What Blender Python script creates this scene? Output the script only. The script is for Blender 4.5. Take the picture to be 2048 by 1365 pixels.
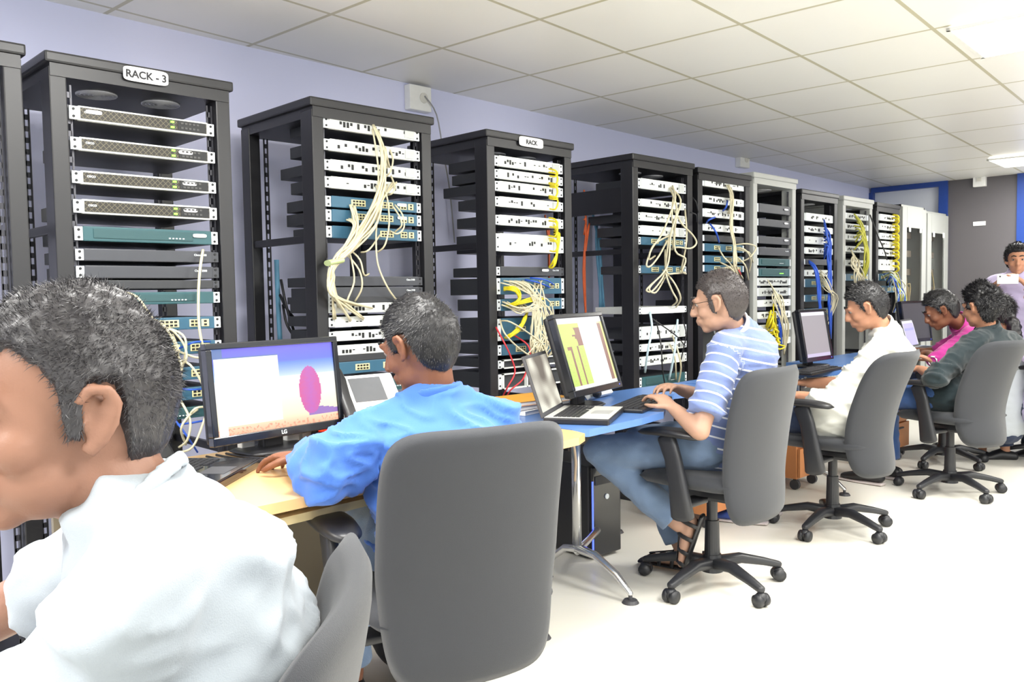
import bpy, bmesh, math, random
from mathutils import Vector, Matrix, noise, Euler
V = Vector
PI = math.pi
random.seed(7)
for o in list(bpy.data.objects): bpy.data.objects.remove(o)
S = bpy.context.scene
C = S.collection

# ------------------------------------------------------------------ camera
FPX, YAW, PIT, ROL = 1695.9, 0.791, 0.055, -0.0159
F = V((math.cos(YAW)*math.cos(PIT), math.sin(YAW)*math.cos(PIT), -math.sin(PIT)))
R0 = V((math.sin(YAW), -math.cos(YAW), 0)); U0 = R0.cross(F)
RR = R0*math.cos(ROL)+U0*math.sin(ROL); UU = -R0*math.sin(ROL)+U0*math.cos(ROL)
EYE = V((0, 0, 1.2))
cd = bpy.data.cameras.new('camera'); cam = bpy.data.objects.new('camera', cd); C.objects.link(cam)
m3 = Matrix((RR, UU, -F)).transposed()
cam.matrix_world = Matrix.Translation(EYE) @ m3.to_4x4()
cd.sensor_width = 36; cd.lens = FPX/2048*36; cd.clip_start = .05
S.camera = cam
# ------------------------------------------------------------------ world, lights, exposure
S.view_settings.view_transform = 'Standard'; S.view_settings.look = 'None'
S.view_settings.gamma = 1; S.view_settings.use_curve_mapping = False
S.view_settings.exposure = 1.05
w = bpy.data.worlds.new('world'); S.world = w; w.use_nodes = True
bg = w.node_tree.nodes['Background']; bg.inputs[0].default_value = (.93, .97, 1, 1); bg.inputs[1].default_value = 1.0
def area(name, loc, sx, sy, power, col=(1, .985, .95), rot=(0, 0, 0)):
    l = bpy.data.lights.new(name, 'AREA'); l.shape = 'RECTANGLE'; l.size = sx; l.size_y = sy; l.energy = power; l.color = col
    o = bpy.data.objects.new(name, l); o.location = loc; o.rotation_euler = rot; C.objects.link(o); return o
CEIL = 2.37
SLOPE = .018
def cz(x): return CEIL-SLOPE*(x-2.3)          # the false ceiling sags a little towards the far end
# seen fluorescent tiles (diffusers built further down), then unseen lamps out of frame
LAMPS = [(4.33, 1.06), (8.15, 2.0), (1.2, -0.35), (2.75, .35), (6.3, .1), (4.4, -1.6), (.2, -2.4), (6.2, -2.2), (-.9, .9), (-.5, 2.35), (1.15, 1.55)]  # last pair added, unseen, to brighten the racks and back wall
for i, (x, y) in enumerate(LAMPS):
    area('ceiling_or_fill_lamp', (x, y, cz(x)-.03), .6, .58, 27 if i != 1 else 20)

def at(u, v, d): return EYE + (F + RR*((u-1024)/FPX) - UU*((v-682.5)/FPX))*d          # a photo point at a depth
def aty(u, v, y):                                                                      # a photo point on the plane Y
    r = F + RR*((u-1024)/FPX) - UU*((v-682.5)/FPX); return EYE + r*(y/r.y)
def atz(u, v, z):
    r = F + RR*((u-1024)/FPX) - UU*((v-682.5)/FPX); return EYE + r*((z-1.2)/r.z)
def pix(p):
    p = V(p)-EYE; d = p.dot(F); return 1024+FPX*p.dot(RR)/d, 682.5-FPX*p.dot(UU)/d, d

# ------------------------------------------------------------------ materials
def lin(c):
    return tuple((x/12.92 if x <= .04045 else ((x+.055)/1.055)**2.4) for x in c)
MATS = {}
def pm(name, rgb, rough=.5, metal=0, var=.08, scale=25, bump=0, bscale=200, spec=.5, emit=0, coat=0, sss=0, sheen=0):
    if name in MATS: return MATS[name]
    m = bpy.data.materials.new(name); m.use_nodes = True; nt = m.node_tree; n = nt.nodes; L = nt.links
    b = n['Principled BSDF']; c = lin([x/255 for x in rgb])
    tc = n.new('ShaderNodeTexCoord')
    nz = n.new('ShaderNodeTexNoise'); nz.inputs['Scale'].default_value = scale; nz.inputs['Detail'].default_value = 4
    L.new(tc.outputs['Object'], nz.inputs['Vector'])
    mx = n.new('ShaderNodeMix'); mx.data_type = 'RGBA'
    mx.inputs[6].default_value = (*[x*(1-var) for x in c], 1); mx.inputs[7].default_value = (*[min(1, x*(1+var)) for x in c], 1)
    L.new(nz.outputs['Fac'], mx.inputs[0]); L.new(mx.outputs[2], b.inputs['Base Color'])
    b.inputs['Roughness'].default_value = rough; b.inputs['Metallic'].default_value = metal
    b.inputs['Specular IOR Level'].default_value = spec; b.inputs['Coat Weight'].default_value = coat
    if sss:
        b.inputs['Subsurface Weight'].default_value = sss; b.inputs['Subsurface Radius'].default_value = (.02, .008, .004); b.inputs['Subsurface Scale'].default_value = .5
    if sheen: b.inputs['Sheen Weight'].default_value = sheen
    if emit:
        b.inputs['Emission Strength'].default_value = emit; L.new(mx.outputs[2], b.inputs['Emission Color'])
    if bump:
        nb = n.new('ShaderNodeTexNoise'); nb.inputs['Scale'].default_value = bscale; nb.inputs['Detail'].default_value = 3
        L.new(tc.outputs['Object'], nb.inputs['Vector'])
        bp = n.new('ShaderNodeBump'); bp.inputs['Strength'].default_value = bump; bp.inputs['Distance'].default_value = .01
        L.new(nb.outputs['Fac'], bp.inputs['Height']); L.new(bp.outputs['Normal'], b.inputs['Normal'])
    MATS[name] = m; return m
def mnode(nt, op, a, b=None, c=None):
    x = nt.nodes.new('ShaderNodeMath'); x.operation = op
    for i, q in enumerate((a, b, c)):
        if q is None: continue
        if isinstance(q, (int, float)): x.inputs[i].default_value = q
        else: nt.links.new(q, x.inputs[i])
    return x.outputs[0]

# ------------------------------------------------------------------ mesh helpers
def bx(bm, c, s, rot=None, bev=0):
    r = bmesh.ops.create_cube(bm, size=1); vs = r['verts']
    for v in vs: v.co = V((v.co.x*s[0], v.co.y*s[1], v.co.z*s[2]))
    if bev:
        es = list({e for v in vs for e in v.link_edges})
        rb = bmesh.ops.bevel(bm, geom=es, offset=min(bev, min(s)*.45), segments=2, affect='EDGES', profile=.6)
        vs = list({v for f in rb['faces'] for v in f.verts} | {v for v in vs if v.is_valid})
    M = Matrix.Translation(V(c)) @ (rot.to_4x4() if rot else Matrix.Identity(4))
    for v in vs: v.co = M @ v.co
    return vs
def bb(bm, x0, x1, y0, y1, z0, z1, bev=0): return bx(bm, ((x0+x1)/2, (y0+y1)/2, (z0+z1)/2), (abs(x1-x0), abs(y1-y0), abs(z1-z0)), None, bev)
def frame_of(d, side=None):
    d = d.normalized(); s = side if side is not None else (V((0, 0, 1)) if abs(d.z) < .9 else V((1, 0, 0)))
    a = (s - d*s.dot(d))
    if a.length < 1e-5: a = d.orthogonal()
    a.normalize(); return a, d.cross(a)
def loft(bm, pts, rad, side=None, n=14, rnd=True, sq=2.0):
    """closed tube through pts; rad: r or (along side, across) per point"""
    pts = [V(p) for p in pts]; rad = [r if isinstance(r, (tuple, list)) else (r, r) for r in rad]
    P, Q, T = [], [], []
    for i, p in enumerate(pts):
        t = (pts[min(i+1, len(pts)-1)]-pts[max(i-1, 0)]).normalized()
        P.append(p); Q.append(rad[i]); T.append(t)
    if rnd:
        for k in (0, -1):
            sgn = -1 if k == 0 else 1; p = P[k]; q = Q[k]; t = T[k]; h = min(q)
            ext = [(p+t*sgn*h*math.sin(a), (q[0]*math.cos(a), q[1]*math.cos(a)), t) for a in (.5, .95, 1.3)]
            if k == 0:
                for e in ext: P.insert(0, e[0]); Q.insert(0, e[1]); T.insert(0, e[2])
            else:
                for e in ext: P.append(e[0]); Q.append(e[1]); T.append(e[2])
    rings = []; pa = None
    for p, q, t in zip(P, Q, T):
        if side is None and pa is not None: a, b = frame_of(t, pa)
        else: a, b = frame_of(t, side)
        pa = a; ring = []
        for j in range(n):
            th = 2*PI*j/n; c, s = math.cos(th), math.sin(th)
            if sq != 2.0:
                c = math.copysign(abs(c)**(2/sq), c); s = math.copysign(abs(s)**(2/sq), s)
            ring.append(bm.verts.new(p+a*q[0]*c+b*q[1]*s))
        rings.append(ring)
    for r0, r1 in zip(rings, rings[1:]):
        for j in range(n): bm.faces.new((r0[j], r0[(j+1) % n], r1[(j+1) % n], r1[j]))
    bm.faces.new(rings[0][::-1]); bm.faces.new(rings[-1])
    return rings
def tube(bm, pts, r, n=6, sub=4):
    pts = [V(p) for p in pts]; out = []
    for i in range(len(pts)-1):
        p0 = pts[max(i-1, 0)]; p1 = pts[i]; p2 = pts[i+1]; p3 = pts[min(i+2, len(pts)-1)]
        for k in range(sub):
            t = k/sub; out.append(.5*((2*p1)+(p2-p0)*t+(2*p0-5*p1+4*p2-p3)*t*t+(3*p1-p0-3*p2+p3)*t**3))
    out.append(pts[-1]); loft(bm, out, [r]*len(out), None, n, False)
def ell(bm, c, r, rot=None, sub=3):
    q = bmesh.ops.create_icosphere(bm, subdivisions=sub, radius=1)
    M = Matrix.Translation(V(c)) @ (rot.to_4x4() if rot else Matrix.Identity(4)) @ Matrix.Diagonal((*r, 1))
    for v in q['verts']: v.co = M @ v.co
    return q['verts']
def cyl(bm, p0, p1, r0, r1=None, n=20):
    loft(bm, [p0, p1], [r0, r0 if r1 is None else r1], None, n, False)
def plate(bm, c, ax, ay, w, h, t, depth=None, ns=14, sq=5.0, thick_pow=8, shape=None):
    """cushion-like rounded plate; shape(u,v)->offset along normal"""
    c = V(c); ax = V(ax); ay = V(ay); nz = ax.cross(ay).normalized(); G = {}
    for sgn in (1, -1):
        for i in range(-ns, ns+1):
            for j in range(-ns, ns+1):
                u, v = i/ns, j/ns; m = max(abs(u), abs(v))
                if sgn == -1 and m == 1: G[(sgn, i, j)] = G[(1, i, j)]; continue
                if m > 0:
                    k = m/((abs(u)**sq+abs(v)**sq)**(1/sq)); x, y = u*k, v*k
                else: x = y = 0
                th = t*.5*math.sqrt(max(0, 1-m**thick_pow))
                if shape: wx, off, yy = shape(x, y)
                else: wx, off, yy = 1, 0, y
                G[(sgn, i, j)] = bm.verts.new(c+ax*x*w/2*wx+ay*yy*h/2+nz*(off+sgn*th))
    for sgn in (1, -1):
        for i in range(-ns, ns):
            for j in range(-ns, ns):
                q = [G[(sgn, i, j)], G[(sgn, i+1, j)], G[(sgn, i+1, j+1)], G[(sgn, i, j+1)]]
                if sgn == -1: q = q[::-1]
                try: bm.faces.new(q)
                except ValueError: pass
def obj(name, bm, mat, parent=None, smooth=False, loc=None, rotz=0):
    me = bpy.data.meshes.new(name)
    bmesh.ops.recalc_face_normals(bm, faces=bm.faces[:])
    bm.to_mesh(me); bm.free()
    for m in (mat if isinstance(mat, (list, tuple)) else [mat]): me.materials.append(m)
    if smooth:
        for p in me.polygons: p.use_smooth = True
    o = bpy.data.objects.new(name, me); C.objects.link(o)
    if parent: o.parent = parent
    if loc: o.location = loc
    if rotz: o.rotation_euler = (0, 0, rotz)
    return o
def tag(o, label, cat, group=None, kind=None):
    o['label'] = label; o['category'] = cat
    if group: o['group'] = group
    if kind: o['kind'] = kind
    return o
def thing(name, label, cat, loc=(0, 0, 0), rotz=0, group=None):
    o = bpy.data.objects.new(name, None); C.objects.link(o); o.location = loc; o.rotation_euler = (0, 0, rotz); o.empty_display_size = .05
    return tag(o, label, cat, group)
def struct(name, bm, mat, smooth=False):
    o = obj(name, bm, mat, None, smooth); o['kind'] = 'structure'; return o
def dup(root, loc, rotz=0, label=None, group=None):
    def cp(o, par):
        c = o.copy(); C.objects.link(c); c.parent = par
        for ch in o.children: cp(ch, c)
        return c
    r = cp(root, None); r.location = loc; r.rotation_euler = (0, 0, rotz)
    if label: r['label'] = label
    if group: r['group'] = group
    return r
def B(): return bmesh.new()
def lettering(text, size, mat, parent, M, name='lettering', ext=.0006, align='CENTER'):
    cu = bpy.data.curves.new('t', 'FONT'); cu.body = text; cu.size = size; cu.offset = size*.028; cu.extrude = ext; cu.align_x = align; cu.align_y = 'CENTER'
    t = bpy.data.objects.new('t', cu); C.objects.link(t)
    dg = bpy.context.evaluated_depsgraph_get(); me = bpy.data.meshes.new_from_object(t.evaluated_get(dg)); bpy.data.objects.remove(t)
    me.transform(M); me.materials.clear(); me.materials.append(mat)
    o = bpy.data.objects.new(name, me); C.objects.link(o); o.parent = parent; return o
FRONT = Matrix(((1, 0, 0), (0, 0, -1), (0, 1, 0))).to_4x4()      # text plane XY -> XZ facing -Y

# ------------------------------------------------------------------ setting
def ceiling_mat():
    m = pm('ceiling_tile', (230, 229, 224), .32, 0, .02, 3, spec=.45); nt = m.node_tree; n = nt.nodes; L = nt.links
    tc = n.new('ShaderNodeTexCoord'); mp = n.new('ShaderNodeMapping'); mp.inputs['Rotation'].default_value = (0, 0, -.06)
    mp.inputs['Location'].default_value = (0, 0, 0); L.new(tc.outputs['Object'], mp.inputs['Vector'])
    sp = n.new('ShaderNodeSeparateXYZ'); L.new(mp.outputs[0], sp.inputs[0])
    fx = mnode(nt, 'FRACT', mnode(nt, 'DIVIDE', sp.outputs[0], .633)); fy = mnode(nt, 'FRACT', mnode(nt, 'DIVIDE', sp.outputs[1], .6))
    ln = mnode(nt, 'LESS_THAN', mnode(nt, 'MINIMUM', fx, fy), .03)
    mx = n.new('ShaderNodeMix'); mx.data_type = 'RGBA'; b = n['Principled BSDF']
    src = b.inputs['Base Color'].links[0].from_socket
    L.new(ln, mx.inputs[0]); L.new(src, mx.inputs[6]); mx.inputs[7].default_value = (*lin((.72, .70, .60)), 1)
    L.new(mx.outputs[2], b.inputs['Base Color'])
    return m
b = B(); bb(b, -4, 9.3, -6, 4, 0, .06); o = struct('ceiling', b, ceiling_mat())
for v in o.data.vertices: v.co -= V((2.0, 3.06, 0))
o.location = (2.0, 3.06, cz(2.0)); o.rotation_euler = (0, math.atan(SLOPE), 0)
def floor_mat():
    m = pm('floor_vinyl', (236, 233, 222), .35, 0, .03, 2, spec=.4); return m
b = B(); bb(b, -4, 9.3, -6, 4, -.1, 0); struct('floor', b, floor_mat())
b = B(); bb(b, -4, 9.2, 3.72, 3.85, 0, 2.5); struct('wall_back', b, pm('lavender_wall', (214, 217, 246), .6, 0, .03, 2))
b = B(); bb(b, 9.0, 9.15, 2.33, 2.97, 0, CEIL); struct('wall_far', b, pm('grey_far_wall', (88, 85, 88), .6, 0, .04, 3))
b = B(); bb(b, 9.0, 9.15, 3.03, 3.72, 2.29, 2.4); bb(b, 9.0, 9.15, -6, 2.33, 2.34, 2.4); struct('wall_right', b, pm('grey_far_wall', (88, 85, 88)))
blue = pm('blue_frame_paint', (34, 66, 142), .4)
b = B(); bb(b, 8.97, 9.1, 2.95, 3.03, 0, 2.23+.06); bb(b, 8.97, 9.1, 3.03, 3.7, 2.2, 2.29); bb(b, 8.97, 9.1, 3.68, 3.72, 0, 2.2); struct('trim_1', b, blue)
b = B(); bb(b, 9.03, 9.07, 3.03, 3.70, 0, 2.2); struct('window_1', b, pm('frosted_panel', (214, 218, 226), .3, 0, .03, 3))
b = B(); bb(b, 8.97, 9.1, 2.26, 2.34, 0, 2.34); bb(b, 8.97, 9.1, 1.2, 2.26, 2.25, 2.34); bb(b, 8.97, 9.1, 1.12, 1.2, 0, 2.34); struct('trim_2', b, blue)
b = B(); bb(b, 9.03, 9.07, 1.2, 2.26, 0, 2.25); struct('door_1', b, pm('bright_panel', (245, 245, 245), .4, 0, .02, 3))
b = B(); bb(b, 9.0, 9.15, -6, 1.12, 0, 2.34); struct('wall_side', b, pm('grey_far_wall', (88, 85, 88)))
# ceiling light tiles
glow = pm('lamp_diffuser', (255, 250, 240), .5, emit=3.2)
frm = pm('lamp_frame', (225, 225, 220), .4)
for i, (x, y) in enumerate(LAMPS[:2]):
    t = thing('ceiling_light', ['square fluorescent ceiling light nearest the camera, top right corner', 'square fluorescent ceiling light far away above the people, near the grey wall'][i], 'ceiling light', (x, y, cz(x)-.004), .06, 'fluorescent ceiling tiles')
    b = B(); bb(b, -.29, .29, -.275, .275, -.012, -.004); obj('diffuser', b, glow, t)
    b = B()
    for (x0, x1, y0, y1) in ((-.305, .305, -.29, -.275), (-.305, .305, .275, .29), (-.305, -.29, -.29, .29), (.29, .305, -.29, .29)): bb(b, x0, x1, y0, y1, -.014, 0)
    obj('frame', b, frm, t)
wp = pm('white_plastic', (235, 235, 232), .4)
blk = pm('black_plastic', (30, 30, 33), .4)
dgrey = pm('dark_grey_plastic', (66, 66, 70), .5)
for k, (x, z, lab) in enumerate([(2.96, 2.28, 'white junction box high on the lavender wall above the second rack'), (6.38, 2.29, 'small white junction box far along the lavender wall above the white rack')]):
    t = thing('junction_box', lab, 'junction box', (x, 3.72, z))
    b = B(); bb(b, -.075, .075, -.05, 0, -.07, .065, .006); obj('housing', b, wp, t)
    b = B(); cyl(b, (.02, -.055, .0), (.02, -.05, .0), .028); obj('knockout', b, pm('cream_plastic', (215, 213, 205), .4), t)
b = B(); tube(b, [(2.98, 3.66, 2.29), (3.06, 3.66, 2.2), (3.12, 3.68, 2.0), (3.17, 3.69, 1.8), (3.2, 3.69, 1.5)], .004); tag(obj('wall_cable', b, pm('grey_cable', (150, 150, 155), .5)), 'thin grey cable hanging down the wall from the junction box', 'cable')
t = thing('junction_box', 'small white box at the top of the grey far wall', 'junction box', (9.0, 2.66, 2.26)); b = B(); bb(b, -.05, 0, -.055, .055, -.1, .09, .006); obj('housing', b, wp, t)
b = B(); bb(b, -.06, -.05, -.02, .02, -.05, -.02); obj('switch', b, pm('cream_plastic', (215, 213, 205)), t)
b = B(); bb(b, 8.992, 8.999, 2.61, 2.72, 1.79, 1.83, .002); tag(obj('wall_sticker', b, wp), 'small whitish sticker in the middle of the grey far wall', 'sticker')

# ------------------------------------------------------------------ racks
RY = 2.93
kblack = pm('rack_black_paint', (21, 21, 25), .42, .0, .12, 12, spec=.6)
kgrey = pm('rack_beige_paint', (172, 174, 170), .4, 0, .04, 8)
railm = pm('rail_dark_metal', (52, 52, 58), .4, .3)
raill = pm('rail_zinc', (84, 84, 90), .4, .5)
alum = pm('fan_grille_metal', (215, 215, 220), .35, .3)
def rail(b, x, y, z0, z1, flip=1, n=44):
    bb(b, x-.002, x+.004, y-.002, y+.002, z0, z1); bb(b, x+.016*flip-.002, x+.016*flip+.004, y-.002, y+.002, z0, z1)
    for k in range(n):
        z = z0+(z1-z0)*k/n; bb(b, min(x, x+.016*flip), max(x, x+.016*flip), y-.002, y+.002, z, z+(z1-z0)/n*.45)
def rack(x, wd, dep, H, label, light=False, y=RY, side_panel=False, doorglass=False, plain=False):
    t = thing('server_rack', label, 'rack', (x, y, 0)); m = kgrey if light else kblack; pw = .052
    for (px, py_) in ((0, 0), (wd-pw, 0), (0, dep-.07), (wd-pw, dep-.07)):
        b = B(); bb(b, px, px+pw, py_, py_+(.085 if py_ == 0 else .07), .05, H-.045, .004); obj('post', b, m, t)
    b = B(); bb(b, -.012, wd+.012, -.012, dep+.01, H-.035, H, .007); bb(b, .003, wd-.003, -.004, dep-.003, H-.075, H-.03); obj('top_panel', b, m, t)
    b = B(); bb(b, -.005, wd+.005, -.005, dep, 0.0, .07, .004); obj('base', b, m, t)
    for i, fx in enumerate((.2, .42)):
        b = B(); q = bmesh.ops.create_circle(b, cap_ends=False, radius=.01, segments=3); b.clear()
        for rr in (.012, .025, .038, .051, .064):
            ring = [V((fx*wd/.6+rr*math.cos(a*PI/12), .17+rr*math.sin(a*PI/12), H-.079)) for a in range(25)]
            loft(b, ring, [.0022]*25, None, 4, False)
        cyl(b, (fx*wd/.6, .17, H-.0755), (fx*wd/.6, .17, H-.0775), .066, n=24); obj('fan_grille', b, alum, t)
    for (rx, fl, ry, mm) in ((pw+.002, 1, .03, raill), (wd-pw-.006, -1, .03, railm), (pw+.002, 1, dep-.1, railm), (wd-pw-.006, -1, dep-.1, railm)):
        b = B(); rail(b, rx, ry, .08, H-.09, fl); obj('mounting_rail', b, mm if not light else raill, t)
    for sx in (.008, wd-.03):
        for z in (.62, 1.42):
            b = B(); bb(b, sx, sx+.02, .085, dep-.07, z, z+.03, .003); obj('side_brace', b, m, t)
    if side_panel:
        for z0, z1 in ((1.66, 1.80), (.1, .35), (1.0, 1.06)):
            b = B(); bb(b, .004, .012, .08, dep-.06, z0, z1); obj('side_panel', b, m, t)
    if light:
        b = B(); bb(b, .002, .008, .085, dep-.07, .1, H-.08); obj('side_panel', b, m, t)
    return t
R0x = .18
NAMES = ['black rack at the extreme left edge', 'large black rack marked RACK - 3 behind the nearest man', 'second full black rack, behind the man in the blue shirt', 'black rack with yellow patch leads at its right side',
         'black rack with cream cable loops behind the striped-shirt man', 'narrow-looking black rack directly left of the first white rack', 'first white-framed rack, with grey units and yellow leads below',
         'black rack with a thick blue cable bundle', 'second white-framed rack, filled with yellow-green cables', 'last black rack with yellow leads before the glass cabinets']
XS = [.20, .875, 1.815, 2.75, 3.87, 4.53, 5.2, 5.88, 6.58, 7.22]
WS = [.6, .6, .6, .6, .6, .62, .6, .6, .56, .48]
HS = [1.99, 1.985, 1.985, 1.975, 1.98, 1.965, 1.995, 1.935, 1.935, 1.925]
RK = []
for i in range(10):
    RK.append(rack(XS[i], WS[i], .58, HS[i], NAMES[i]+(' with open sides' if i < 4 else ''), light=i in (6, 8), side_panel=i in (4, 5)))
# name plates
inkm = pm('black_ink', (25, 25, 30), .6); paper = pm('white_paper', (242, 242, 244), .5)
def name_plate(i, cx, wd, text, size):
    b = B(); plate(b, (cx-XS[i], -.016, HS[i]-.032), (1, 0, 0), (0, 0, 1), wd, .048, .004, ns=6, sq=6); p = obj('name_plate', b, paper, RK[i])
    lettering(text, size, inkm, p, Matrix.Translation((cx-XS[i], -.0185, HS[i]-.034)) @ FRONT)
name_plate(1, aty(288, 140, RY).x, .15, 'RACK - 3', .034)
name_plate(3, aty(1058, 284, RY).x, .17, 'RACK', .03)
# ------------------------------------------------------------------ rack units
M_srv = pm('server_grey_metal', (74, 74, 74), .45, .2); M_sil = pm('silver_face', (226, 230, 226), .4, .0, .05, 60); M_ear = pm('ear_metal', (222, 228, 232), .35, .1)
M_teal = pm('teal_paint', (44, 84, 90), .45); M_blue = pm('steel_blue_paint', (50, 92, 116), .45); M_char = pm('charcoal_metal', (64, 66, 72), .4, .1)
M_dark = pm('unit_dark_case', (48, 50, 54), .5); M_led = pm('green_led', (120, 255, 60), .5, emit=2.0); M_port = pm('port_black', (22, 24, 26), .5)
M_yel = pm('port_label_cream', (215, 208, 160), .5); M_pg = pm('pale_grey_face', (186, 190, 188), .45)
def bezel_mat():
    m = pm('perforated_bezel', (48, 46, 42), .45, .3); nt = m.node_tree; n = nt.nodes; L = nt.links; b = n['Principled BSDF']
    tc = n.new('ShaderNodeTexCoord'); sp = n.new('ShaderNodeSeparateXYZ'); L.new(tc.outputs['Object'], sp.inputs[0])
    s1 = mnode(nt, 'FRACT', mnode(nt, 'MULTIPLY', mnode(nt, 'ADD', sp.outputs[0], sp.outputs[2]), 55)); s2 = mnode(nt, 'FRACT', mnode(nt, 'MULTIPLY', mnode(nt, 'SUBTRACT', sp.outputs[0], sp.outputs[2]), 55))
    ln = mnode(nt, 'LESS_THAN', mnode(nt, 'MINIMUM', s1, s2), .16)
    mx = n.new('ShaderNodeMix'); mx.data_type = 'RGBA'; src = b.inputs['Base Color'].links[0].from_socket
    L.new(ln, mx.inputs[0]); L.new(src, mx.inputs[6]); mx.inputs[7].default_value = (*lin((.36, .34, .28)), 1); L.new(mx.outputs[2], b.inputs['Base Color']); return m
M_bez = bezel_mat()
KIND = {'server': ('grey server with perforated front', 'server'), 'teal': ('teal network unit', 'network unit'), 'plain': ('charcoal router with blank front', 'router'),
        'silver': ('silver switch with ports', 'switch'), 'router': ('steel-blue router with cream ports', 'router'), 'panel': ('pale patch panel', 'patch panel'), 'shelf': ('dark rack shelf', 'shelf'), 'white': ('white shallow unit', 'network unit'), 'frame': ('open silver-framed unit', 'rack unit')}
ORD = ['topmost', 'second', 'third', 'fourth', 'fifth', 'sixth', 'seventh', 'eighth', 'ninth', 'tenth', 'eleventh', 'twelfth', 'thirteenth', 'fourteenth', 'fifteenth', 'sixteenth', 'seventeenth']
RN = ['the leftmost rack', 'the RACK - 3 rack', 'the second rack', 'the yellow-lead rack', 'the cream-loop rack', 'the rack above the striped-shirt man', 'the first white rack', 'the blue-bundle rack', 'the yellow-cabled white rack', 'the last black rack']
def unit(ri, kind, zc, h, n, dep=None, sticker=None, simple=False):
    x0 = XS[ri]+.058; wdt = WS[ri]-.116; rnd = random.Random(ri*100+n)
    dep = dep or rnd.uniform(.28, .40)
    desc, cat = KIND[kind]
    t = thing({'server': 'rack_server', 'teal': 'network_switch', 'plain': 'network_router', 'silver': 'network_switch', 'router': 'network_router', 'panel': 'network_patchbay', 'shelf': 'rack_shelf', 'white': 'network_switch', 'frame': 'rack_unit'}[kind],
              '%s, %s from the top in %s' % (desc, ORD[n], RN[ri]), cat, (x0+wdt/2, RY+.015, zc), 0, 'units mounted in '+RN[ri])
    hw = wdt/2; e = .026; fy = -.012 if kind != 'panel' else 0
    case = {'server': M_srv, 'teal': M_teal, 'plain': M_char, 'silver': M_pg, 'router': M_blue, 'panel': M_pg, 'shelf': M_dark, 'white': M_sil, 'frame': M_dark}[kind]
    face = {'server': M_sil, 'teal': M_teal, 'plain': M_char, 'silver': M_sil, 'router': M_blue, 'panel': M_pg, 'shelf': M_dark, 'white': M_sil, 'frame': M_sil}[kind]
    b = B(); bb(b, -hw+e-.006, hw-e+.006, .006, dep, -h/2, h/2, .002); obj('case', b, M_dark if kind in ('silver', 'plain', 'teal', 'router') else case, t)
    for s in (-1, 1):
        b = B(); bb(b, s*hw-(e if s > 0 else 0), s*hw+(e if s < 0 else 0), -.006, .004, -h/2+.002, h/2-.002, .001); ear = obj('rack_ear', b, M_ear if kind not in ('shelf', 'plain') or s < 0 else M_char, t)
        if not simple:
            b = B()
            for q in (-.25, .25): cyl(b, (s*(hw-.013), -.0085, q*h), (s*(hw-.013), -.006, q*h), .0045, n=8)
            obj('screw', b, M_port, ear)
    if kind == 'frame':
        b = B(); 
        for (a0, a1, z0, z1) in ((-hw+e, hw-e, h/2-.006, h/2), (-hw+e, hw-e, -h/2, -h/2+.006), (-hw+e, -hw+e+.01, -h/2, h/2), (-.05, -.042, -h/2, h/2), (.06, .068, -h/2, h/2)): bb(b, a0, a1, -.012, .006, z0, z1)
        obj('front_frame', b, M_sil, t); return t
    b = B(); bb(b, -hw+e, hw-e, fy, .007, -h/2, h/2, .003); fp = obj('faceplate', b, face, t)
    if kind == 'server':
        b = B(); bb(b, -hw+e+.006, hw-e-.006, fy-.003, fy, -h/2+.006, h/2-.006); obj('mesh_panel', b, M_bez, fp)
        b = B(); bb(b, hw-e-.11, hw-e-.01, fy-.005, fy-.002, -h/2+.007, h/2-.007); dp = obj('drive_panel', b, M_port, fp)
        b = B()
        for i in range(5):
            for j in (-1, 1): bb(b, hw-e-.10+i*.014, hw-e-.10+i*.014+.009, fy-.0065, fy-.0045, j*.008-.003, j*.008+.003)
        obj('vent', b, M_srv, dp)
        b = B()
        for j in (-1, 1): bb(b, hw-e-.135, hw-e-.123, fy-.006, fy-.002, j*.009-.003, j*.009+.003)
        obj('status_led', b, M_led, t)
        lettering('CISCO', .009, M_ear, fp, Matrix.Translation((-hw+e+.03, fy-.004, .003)) @ FRONT)
    elif kind == 'plain':
        lettering('Cisco %d' % rnd.choice((2600, 2500)), .010, M_ear, fp, Matrix.Translation((hw-e-.045, fy-.0015, .006)) @ FRONT)
    elif kind == 'teal':
        b = B(); bb(b, -hw+e+.03, hw-e-.07, fy-.003, fy, -h/2+.010, h/2-.008, .002); obj('mesh_panel', b, pm('teal_mesh', (44, 78, 82), .6, 0, .25, 400), fp)
        b = B()
        for i in range(5): bb(b, .06+i*.012, .066+i*.012, fy-.005, fy-.002, -.009, -.005)
        obj('status_led', b, M_led if rnd.random() < .6 else M_ear, t)
    elif kind == 'router':
        for (cx, ww, nn) in ((-.09, .07, 4), (.05, .07, 4), (.14, .035, 2), (.18, .028, 1)):
            b = B(); bb(b, cx-ww/2, cx+ww/2, fy-.003, fy, -.013, .013, .001); pb = obj('port_block', b, M_yel, fp); b = B()
            for i in range(nn):
                for j in (-1, 1): bb(b, cx+(i-(nn-1)/2)*.015-.005, cx+(i-(nn-1)/2)*.015+.005, fy-.0045, fy-.0025, j*.006-.0035, j*.006+.0035)
            obj('port', b, M_port, pb)
    elif kind in ('silver', 'panel'):
        b = B(); k = 0; xx = -hw+e+rnd.uniform(.02, .06)
        while xx < hw-e-.03:
            if rnd.random() < (.55 if kind == 'silver' else .9):
                bb(b, xx, xx+.011, fy-.002, fy+.001, -.012 if rnd.random() < .5 else -.002, .010 if rnd.random() < .5 else .002)
            xx += .017
        obj('port', b, M_port, fp)
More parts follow.
